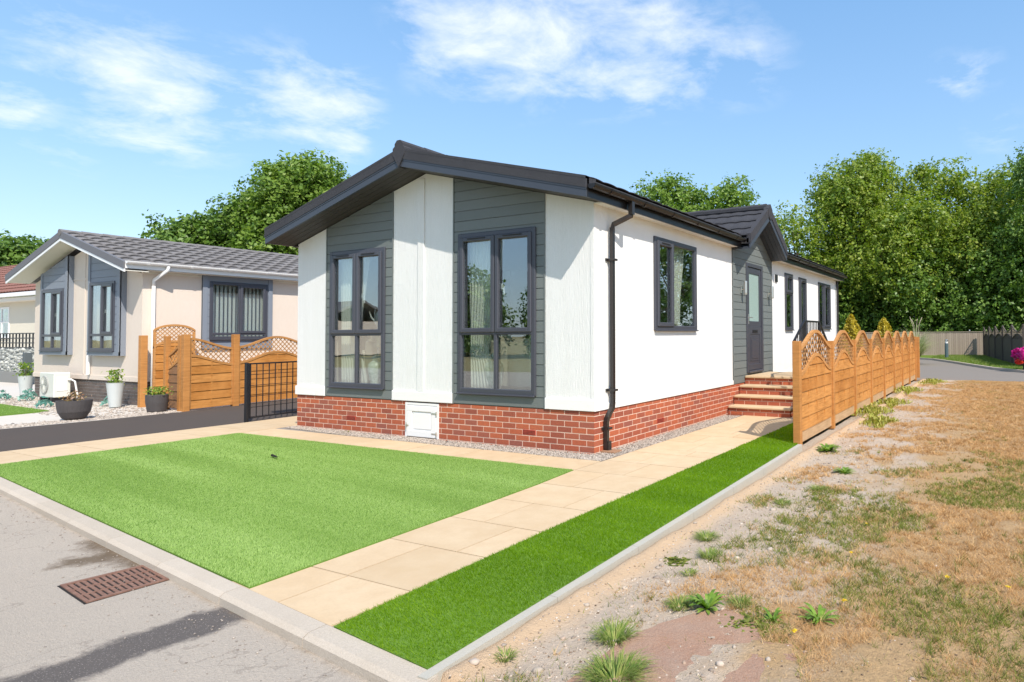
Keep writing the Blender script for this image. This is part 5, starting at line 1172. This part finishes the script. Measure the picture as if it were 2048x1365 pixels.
for (x_, y_, h_, w_, mt_, lb, gr_, kw) in [
    (-9.0, 39.8, 10.9, 8.6, m_lf_yel, 'rounded green tree next to the porch roof, leftmost of the big right hand trees', GR, {}),
    (-4.4, 42.6, 14.6, 9.6, m_lf_yel, 'tallest big tree on the right with a thin spray of twigs above its crown', GR, dict(n=28000, spikes=9)),
    (-.2, 44.4, 14.0, 9.4, m_lf_yel, 'big yellow green tree right of the tallest tree, above the bollard light', GR, dict(n=27000, spikes=8)),
    (4.4, 45.4, 13.2, 9.4, m_lf_yel, 'big tree above the dark lattice fence near the right edge', GR, dict(n=25000)),
    (7.6, 40.5, 13.4, 6.4, m_lf_dark, 'dark green tree cut by the right edge of the photo', GR, dict(n=12000)),
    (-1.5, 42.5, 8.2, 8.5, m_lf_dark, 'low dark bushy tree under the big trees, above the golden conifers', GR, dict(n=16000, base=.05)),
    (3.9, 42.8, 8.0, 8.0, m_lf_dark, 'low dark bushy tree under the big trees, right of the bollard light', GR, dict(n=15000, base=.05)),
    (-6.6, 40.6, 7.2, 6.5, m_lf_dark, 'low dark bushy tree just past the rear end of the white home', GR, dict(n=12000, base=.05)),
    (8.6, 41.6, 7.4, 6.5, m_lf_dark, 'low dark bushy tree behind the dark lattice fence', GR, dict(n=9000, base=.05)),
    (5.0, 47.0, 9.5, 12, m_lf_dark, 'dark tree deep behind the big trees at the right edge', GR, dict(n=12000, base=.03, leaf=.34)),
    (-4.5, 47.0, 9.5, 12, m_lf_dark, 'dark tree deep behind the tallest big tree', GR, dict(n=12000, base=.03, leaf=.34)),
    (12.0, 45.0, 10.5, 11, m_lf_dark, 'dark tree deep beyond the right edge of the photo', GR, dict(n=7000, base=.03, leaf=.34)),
    (-15.0, 31.0, 11.9, 7.4, m_lf_mid, 'green tree above the middle of the white home\'s gutter', GM, dict(n=17000, spikes=7)),
    (-11.4, 32.8, 11.7, 6.4, m_lf_mid, 'green tree just left of the porch gable behind the white home', GM, dict(n=12000, spikes=4)),
    (-13.4, 31.6, 10.9, 6.4, m_lf_mid, 'green tree filling the gap between the two treetops behind the white home', GM, dict(n=13000, spikes=3)),
    (-25.0, 33.5, 13.5, 4.2, m_lf_mid, 'treetop whose twigs just show over the dark roof edge', GM, dict(n=5000, spikes=3)),
    (-40.3, 21.9, 14.2, 7.5, m_lf_mid, 'tall tree behind the bungalow roof, reaching highest left of the white home', GL, dict(n=17000, spikes=4)),
    (-38.6, 26.5, 13.6, 6, m_lf_mid, 'tall tree partly hidden by the left slope of the dark roof', GL, dict(n=9000, spikes=5)),
    (-43.4, 20.0, 11.4, 7.0, m_lf_dark, 'medium dark tree in the middle of the sloping tree line on the left', GL, dict(n=13000)),
    (-46.6, 18.2, 9.8, 7.0, m_lf_dark, 'lowest dark tree at the left end of the sloping tree line', GL, dict(n=12000)),
    (-42.6, 22.0, 12.9, 6.0, m_lf_mid, 'green tree stepping up towards the tallest one left of the white home', GL, dict(n=12000)),
    (-43.5, 23.5, 9.0, 9, m_lf_dark, 'broad dark tree low behind the bungalow ridge', GL, dict(n=12000, base=.1)),
    (-60.0, 13.6, 8.5, 8.0, m_lf_dark, 'dark tree behind the left slope of the bungalow roof', GL, dict(n=11000, leaf=.3)),
    (-66.0, 12.5, 7.8, 8.0, m_lf_dark, 'dark tree above the brown red roof at the left edge', GL, dict(n=9000, leaf=.3))]:
    kw = dict(kw); kw.setdefault('n', 14000); kw['n'] = int(kw['n']*(1.9 if gr_ == GL else 1)); kw.setdefault('leaf', .27 if gr_ == GL else .22); tree('tree', x_, y_, h_, w_, mt_, lb, gr_, **kw)
# houses and trees across the road, seen mirrored in the windows
for i, (x_, y_, h_, w_) in enumerate([(-25, -34, 7.5, 6.5), (-19, -33, 6.0, 7), (-23, -31, 5.2, 7), (-9, -36, 7.0, 6), (-33, -30, 7, 6), (26, 34, 12, 9), (20, 41, 12, 9), (33, 27, 11, 9)]):
    tree('tree', x_, y_, h_, w_, m_lf_dark, 'tree standing across the road and mirrored in the window glass', 'trees mirrored in the windows', n=9000, leaf=.27, base=.1)
Q = empty('bungalow', (-48, -26, 0), 'pale bungalow with a grey roof across the road, mirrored in the left window', 'bungalow')
m = MB(); m.box(-54, -42, -31, -24.5, 0, 2.7); m.build('wall', m_cream, Q); m = MB(); m.strip([-31.4, -27.7, -24.1], [2.7, 4.2, 2.7], [2.85, 4.4, 2.85], -54.4, -41.6); m.V = [(d, u, z) for u, d, z in m.V]; m.build('roof', m_tile_n, Q)

# ================================================================ GRAVEL, DRAIN, WEEDS, DRY GRASS
m = MB(); m.poly([(-5.9, -.15), (.30, -.29), (.31, -.28), (.31, 4.15), (.0, 4.15), (0, 0), (-5.86, 0)], -.06, -.002)
tag(m.build('gravel_bed', mat('gravel_bed', (.34, .30, .26), rough=1, noise=(60, .6, (.22, .19, .17)), bump=(60, 1))), kind='structure')
n = 9500; X = -5.9+RNG.random(n)*6.2; Y = -RNG.random(n)*np.interp(X, [-5.9, -4, .3], [.17, .30, .31]); X2 = RNG.random(5200)*.31; Y2 = RNG.random(5200)*4.1-.02
X = np.r_[X, X2]; Y = np.r_[Y, Y2]; P = np.stack([X, Y, .002+RNG.random(len(X))*.008], 1)
tag(pebbles('gravel', P, .0065+.0075*RNG.random(len(X)), m_stone), 'pale grey gravel strip around the foot of the red brick skirt', 'gravel', kind='stuff')
m = MB(); m.box(-.0, .20, .13, .31, .004, .028, .004); tag(m.build('brick_paver', mat('brown_paver', (.30, .16, .09), rough=.9, noise=(30, .4, (.38, .24, .15))), None, (.1, .2, 0)), 'brown brick under the foot of the black downpipe', 'brick')
# iron drain grate in the road
c0 = np.array([-.625, -4.41]); e1 = np.array([.98, -.12])/np.hypot(.98, .12)*1; ang = math.atan2(-4.25+4.58, -.40+.88)
DG = empty('drain_grate', (-.66, -4.40, -.055), 'rusty rectangular iron drain grate set in the road beside the kerb', 'drain grate')
gd = [np.array(p) for p in ((-.726, -4.64), (-.28, -4.687), (-.262, -4.315), (-.675, -4.26))]
def GT(u, d, z):      # bilinear over the measured outline
    p = (1-u)*(1-d)*gd[0]+u*(1-d)*gd[1]+u*d*gd[2]+(1-u)*d*gd[3]; return (p[0], p[1], z)
m = MB(GT); m.box(-.065, 1.06, -.06, 1.05, -.20, -.0542); m.build('pit', m_dark, DG)
m = MB(GT)
m.box(-.04, .03, -.03, 1.03, -.08, -.047); m.box(.97, 1.04, -.03, 1.03, -.08, -.047); m.box(.03, .97, -.03, .02, -.08, -.0475); m.box(.03, .97, .98, 1.03, -.08, -.0475)
m.box(.32, .355, .02, .98, -.08, -.049); m.box(.645, .68, .02, .98, -.08, -.049); m.build('frame', m_rust, DG)
m = MB(GT); k = .07
while k < .95: m.box(.03, .97, k-.024, k+.024, -.08, -.0500); k += .078
m.build('bars', m_rust, DG)
# stones on the soil and loose grit on the road
n = 9000; X = 2.28+np.abs(RNG.normal(size=n))*.75; Y = -4.6+RNG.random(n)**1.2*17; k = (X < 6)&(Y > kerb_y(X)+.02); X, Y = X[k], Y[k]; s = np.where(RNG.random(len(X)) < .035, .010+.014*RNG.random(len(X))**2, .0025+.0055*RNG.random(len(X)))*np.where(X > 3.3, .7, 1)
tag(pebbles('pebbles', np.stack([X, Y, rough_z(X, Y)+s*.15], 1), s, m_stone2, flat=.7, ico=True), 'small stones scattered over the dry soil beside the edging', 'pebbles', kind='stuff')
n = 1500; X = -6+RNG.random(n)*8.6; Y = kerb_y(X)-.13-np.abs(RNG.normal(size=n))*.16; X2 = -1.5+RNG.random(500)*3.5; Y2 = -4.4-RNG.random(500)*1.5; X = np.r_[X, X2]; Y = np.r_[Y, Y2]; k = Y < kerb_y(X)-.14; X, Y = X[k], Y[k]; s = .0015+.006*RNG.random(len(X))**3.5
tag(pebbles('road_grit', np.stack([X, Y, -.054+s*.3], 1), s, m_grit, flat=.6), 'loose grit and chippings lying on the road by the kerb', 'grit', kind='stuff')
# dry grass
m_straw = foliage_mat('dry_grass', ((.26, .14, .055), (.55, .34, .15), (.80, .57, .30)), .3, .7)
m_green = foliage_mat('green_ground_cover', ((.06, .085, .012), (.17, .22, .03), (.36, .36, .08)), .35, .6)
n = 900000; X = np.where(RNG.random(n) < .86, 2.35+RNG.random(n)*3.3, 5.6+RNG.random(n)*3.6); Y = -4.5+RNG.random(n)**1.75*19.5
cl = fbm(X*2.0+5, Y*2.0+3, 4)+.35*(fbm(X*9, Y*9, 2)-.5); cov = np.clip((X-3.08)*.9-.0*(Y)+(cl-.5)*5.5+.08+np.clip((Y-1)*.05, 0, .5), 0, 1)*.96+.025
inpad = in_poly(X, Y, [(a-.0, b) for a, b in pd]); cov = np.where(inpad, .012, cov); cov = np.where((X-2.25 < .10), cov*.1, cov)
k = (RNG.random(n) < cov*.62)&(Y > kerb_y(X)); X, Y = X[k], Y[k]; D_ = np.hypot(X-4.4, Y+6.4); Z = rough_z(X, Y)
gm = fbm(X*1.1+9.3, Y*1.1+2.2, 4); gw = np.clip((gm-.475)*9, 0, 1)*np.clip(1.25-(Y+1.5)*.25, .08, 1); isg = RNG.random(len(X)) < gw*.62
hh = (.012+.022*RNG.random(len(X))**1.6)*(1+.25*isg); wd = .0026*np.clip(D_/3.0, 1, 2.6)*(1+.5*isg)
a = ~isg; tag(blades('dry_grass', X[a], Y[a], Z[a]-.004, hh[a], wd[a], 1.6, m_straw, np.clip(RNG.random(a.sum())*.8+(cl[k][a]-.4)*.6, 0, 1)), 'sun bleached straw coloured grass on the rough ground', 'dry grass')
a = isg; tag(blades('green_grass', X[a], Y[a], Z[a]-.004, hh[a], wd[a], 1.3, m_green, RNG.random(a.sum())), 'patchy green grass and clover among the dry grass', 'grass')
# coarser clumps of dead and half green grass, each a small fan of blades
nc = 11500; CX = np.where(RNG.random(nc) < .82, 2.5+RNG.random(nc)*3.1, 5.6+RNG.random(nc)*3.6); CY = -4.45+RNG.random(nc)**1.6*18; cc = fbm(CX*2.0+5, CY*2.0+3, 4)
kk = (RNG.random(nc) < np.clip((CX-2.98)*.8+(cc-.5)*5+.08, .02, 1))&(CY > kerb_y(CX)+.03)&~in_poly(CX, CY, pd); CX, CY = CX[kk], CY[kk]
nb = 13; X = np.repeat(CX, nb)+RNG.normal(size=len(CX)*nb)*.012; Y = np.repeat(CY, nb)+RNG.normal(size=len(CX)*nb)*.012
D_ = np.hypot(X-4.4, Y+6.4); tone = np.clip(np.repeat(RNG.random(len(CX)), nb)*.7+RNG.random(len(X))*.3, 0, 1); gsel = np.repeat(RNG.random(len(CX)) < np.clip((fbm(CX*1.1+9.3, CY*1.1+2.2, 4)-.45)*6, .04, .8)*np.clip(1.2-(CY+1.5)*.2, .1, 1), nb)
hh = .022+.034*RNG.random(len(X)); wd = .0030*np.clip(D_/3, 1, 2.6); Z = rough_z(X, Y)-.003
for q_, nm_, mt_, lb_, ct_ in ((~gsel, 'dry_clumps', m_straw, 'small clumps of dead straw coloured grass', 'dry grass'), (gsel, 'green_clumps', m_green, 'small clumps of half green grass', 'grass')):
    tag(blades(nm_, X[q_], Y[q_], Z[q_], hh[q_], wd[q_], 1.1, mt_, tone[q_]), lb_, ct_)
n = 4200; X = 2.32+RNG.random(n)*3.2; Y = -4.5+RNG.random(n)**1.5*14; kk = Y > kerb_y(X)+.03; X, Y = X[kk], Y[kk]
tag(pebbles('soil_crumbs', np.stack([X, Y, rough_z(X, Y)+.001], 1), .003+.006*RNG.random(len(X)), mat('soil_crumb', (.2, .15, .1), rough=1, attr=((.10, .07, .045), (.22, .15, .10), (.33, .24, .16))), flat=.6), 'dark crumbs of soil and dead leaf on the rough ground', 'soil crumbs', kind='stuff')
# tufts and weeds one can tell apart
def weed(x, y, r, h, n, kind, label, group='weeds on the dry soil'):
    z = float(rough_z(np.array([x]), np.array([y]))[0]) if x > 2.25 else .0
    o = empty('weed', (x, y, z), label, 'weed', group); V = []; F = []
    for i in range(n):
        a = random.random()*6.283; 
        if kind == 'dandelion': L = r*random.uniform(.7, 1.15); w_ = L*.10; up_ = random.uniform(.25, 1.1)*h; px, py_ = x, y; seg = 5
        elif kind == 'tuft': q = random.random()**.5*r*.5; px, py_ = x+math.cos(a)*q, y+math.sin(a)*q; L = r*random.uniform(.3, .8); w_ = .0028; up_ = h*random.uniform(.5, 1.1); seg = 3
        elif kind == 'scrub': b_ = random.random()*6.28; q = random.random()**.9*r; px, py_ = x+math.cos(b_)*q*.55+.12*math.sin(b_*3), y+math.sin(b_)*q*1.9; L = .05; w_ = .011; up_ = h*random.uniform(.15, .9)*(1-q/r*.7); seg = 2
        else: q = random.random()**.6*r; b_ = random.random()*6.28; px, py_ = x+math.cos(b_)*q, y+math.sin(b_)*q; L = .035; w_ = .009; up_ = h*random.uniform(.15, .8)*max(.25, 1-q/r); seg = 2
        for k_ in range(seg+1):
            s = k_/seg; ww = w_*math.sin(math.pi*(.12+.80*s))**.8 if kind != 'tuft' else w_*(1-s*.8)
            c = np.array([px+math.cos(a)*L*s, py_+math.sin(a)*L*s, z-.004+up_*math.sin(s*math.pi*.62)]); oo = np.array([-math.sin(a), math.cos(a), 0])*ww
            V += [c-oo, c+oo]
            if k_: j = len(V); F.append([j-4, j-3, j-1, j-2])
    npmesh('leaves', np.array(V), np.array(F), {'dandelion': m_weedg, 'tuft': m_tuft, 'mat': m_green, 'scrub': m_scrub}[kind], o, rnd=RNG.random(len(F)))
    return o
m_weedg = foliage_mat('weed_leaf', ((.10, .19, .025), (.17, .30, .035), (.28, .40, .07)), .3, .5)
m_scrub = foliage_mat('yellowing_weed', ((.20, .24, .03), (.38, .40, .07), (.55, .48, .16)), .3, .6)
m_tuft = foliage_mat('grass_tuft', ((.12, .20, .04), (.24, .33, .07), (.42, .42, .14)), .35, .6)
for a in [(2.99, -3.27, .105, .07, 46, 'dandelion', 'bright green leafy weed at the top edge of the reddish concrete pad'),
          (3.58, -3.16, .10, .06, 26, 'dandelion', 'leafy green weed in the grass right of the reddish concrete pad'),
          (3.36, -3.26, .07, .05, 18, 'dandelion', 'small grey green weed at the right corner of the reddish concrete pad'),
          (2.72, -3.78, .13, .06, 260, 'tuft', 'spreading green grass tuft between the edging and the reddish concrete pad'),
          (2.93, -4.10, .17, .07, 420, 'tuft', 'dense green grass tuft at the bottom edge of the photo'),
          (2.84, -3.30, .10, .045, 170, 'tuft', 'low green grass tuft touching the left side of the leafy weed'),
          (3.14, -3.16, .09, .04, 160, 'tuft', 'low grass tuft just right of the bright green leafy weed'),
          (2.49, -2.17, .12, .045, 200, 'tuft', 'flat green grass tuft close to the concrete edging halfway along'),
          (2.47, -2.66, .10, .035, 240, 'mat', 'flat clover like mat close to the concrete edging'),
          (2.67, -2.52, .10, .05, 150, 'tuft', 'yellowing grass tuft beside the flat clover like mat'),
          (2.68, -2.85, .07, .03, 90, 'tuft', 'small grass tuft below the yellowing grass tuft'),
          (2.93, .42, .12, .05, 40, 'dandelion', 'star shaped green weed on the soil below the second fence panel'),
          (2.46, 1.62, .16, .08, 60, 'dandelion', 'large star shaped green weed near the first fence post'),
          (2.86, -.42, .12, .04, 150, 'tuft', 'low grass tuft in the soil below the star shaped weed'),
          (2.72, -1.05, .10, .035, 120, 'tuft', 'faint low grass tuft midway along the soil strip'),
          (3.25, -3.35, .22, .03, 420, 'mat', 'dark green mat growing over the right edge of the concrete pad'),
          (2.36, -4.15, .07, .035, 90, 'tuft', 'tiny grass tuft against the concrete edging near the kerb'),
          (-4.52, -.06, .16, .05, 90, 'mat', 'small yellow green weed in the gravel under the left front window')]:
    weed(*a)
# overgrown edge under the fence
for i, (x_, y_, r_, lb) in enumerate([(2.45, 5.6, .36, 'nearest yellow green weed patch at the foot of the orange fence'), (2.50, 7.4, .42, 'middle yellow green weed patch at the foot of the orange fence'), (2.75, 4.5, .28, 'small sparse weed patch below the third fence panel'), (2.45, 10.4, .40, 'far yellow green weed patch at the foot of the orange fence'), (2.75, 13.8, .5, 'green weed patch at the road edge past the end of the orange fence')]):
    weed(x_-.12, y_, r_*1.25, .20, 560, 'scrub', lb, 'weed patches along the fence')
m_yel = foliage_mat('yellow_petal', ((.70, .50, .02), (.85, .65, .05)), .2)
for i, (x_, y_, lb) in enumerate([(3.54, -2.17, 'yellow flower left of the middle of the green patch'), (4.14, -2.38, 'yellow flower in the green grass right of the leafy weeds'), (4.46, -2.42, 'yellow flower nearest the right edge of the photo'), (3.52, -1.5, 'yellow flower furthest back in the dry grass'), (3.66, -2.95, 'yellow flower beside the leafy green weed'), (3.52, -3.40, 'yellow flower nearest the reddish concrete pad')]):
    z = float(rough_z(np.array([x_]), np.array([y_]))[0]); C = np.array([[x_, y_, z+.04]])+RNG.normal(size=(26, 3))*np.array([.006, .006, .002]); V, F = leaf_cloud(C, .014, .6, np.tile([0, 0, 1.], (26, 1)), 2); o = npmesh('yellow_flower', V, F, m_yel, loc=(x_, y_, z), rnd=RNG.random(26)); tag(o, lb, 'flower', 'yellow flowers in the grass')
# dark scrap on the lawn
m = MB(); m.tube([(-3.45, -1.80, .035), (-3.40, -1.83, .045), (-3.32, -1.84, .04), (-3.25, -1.86, .04)], [.008, .016, .012, .006], 6); tag(m.build('fallen_twig', m_dark, None, (-3.35, -1.83, .04)), 'small dark twig lying on the pale green lawn', 'twig')
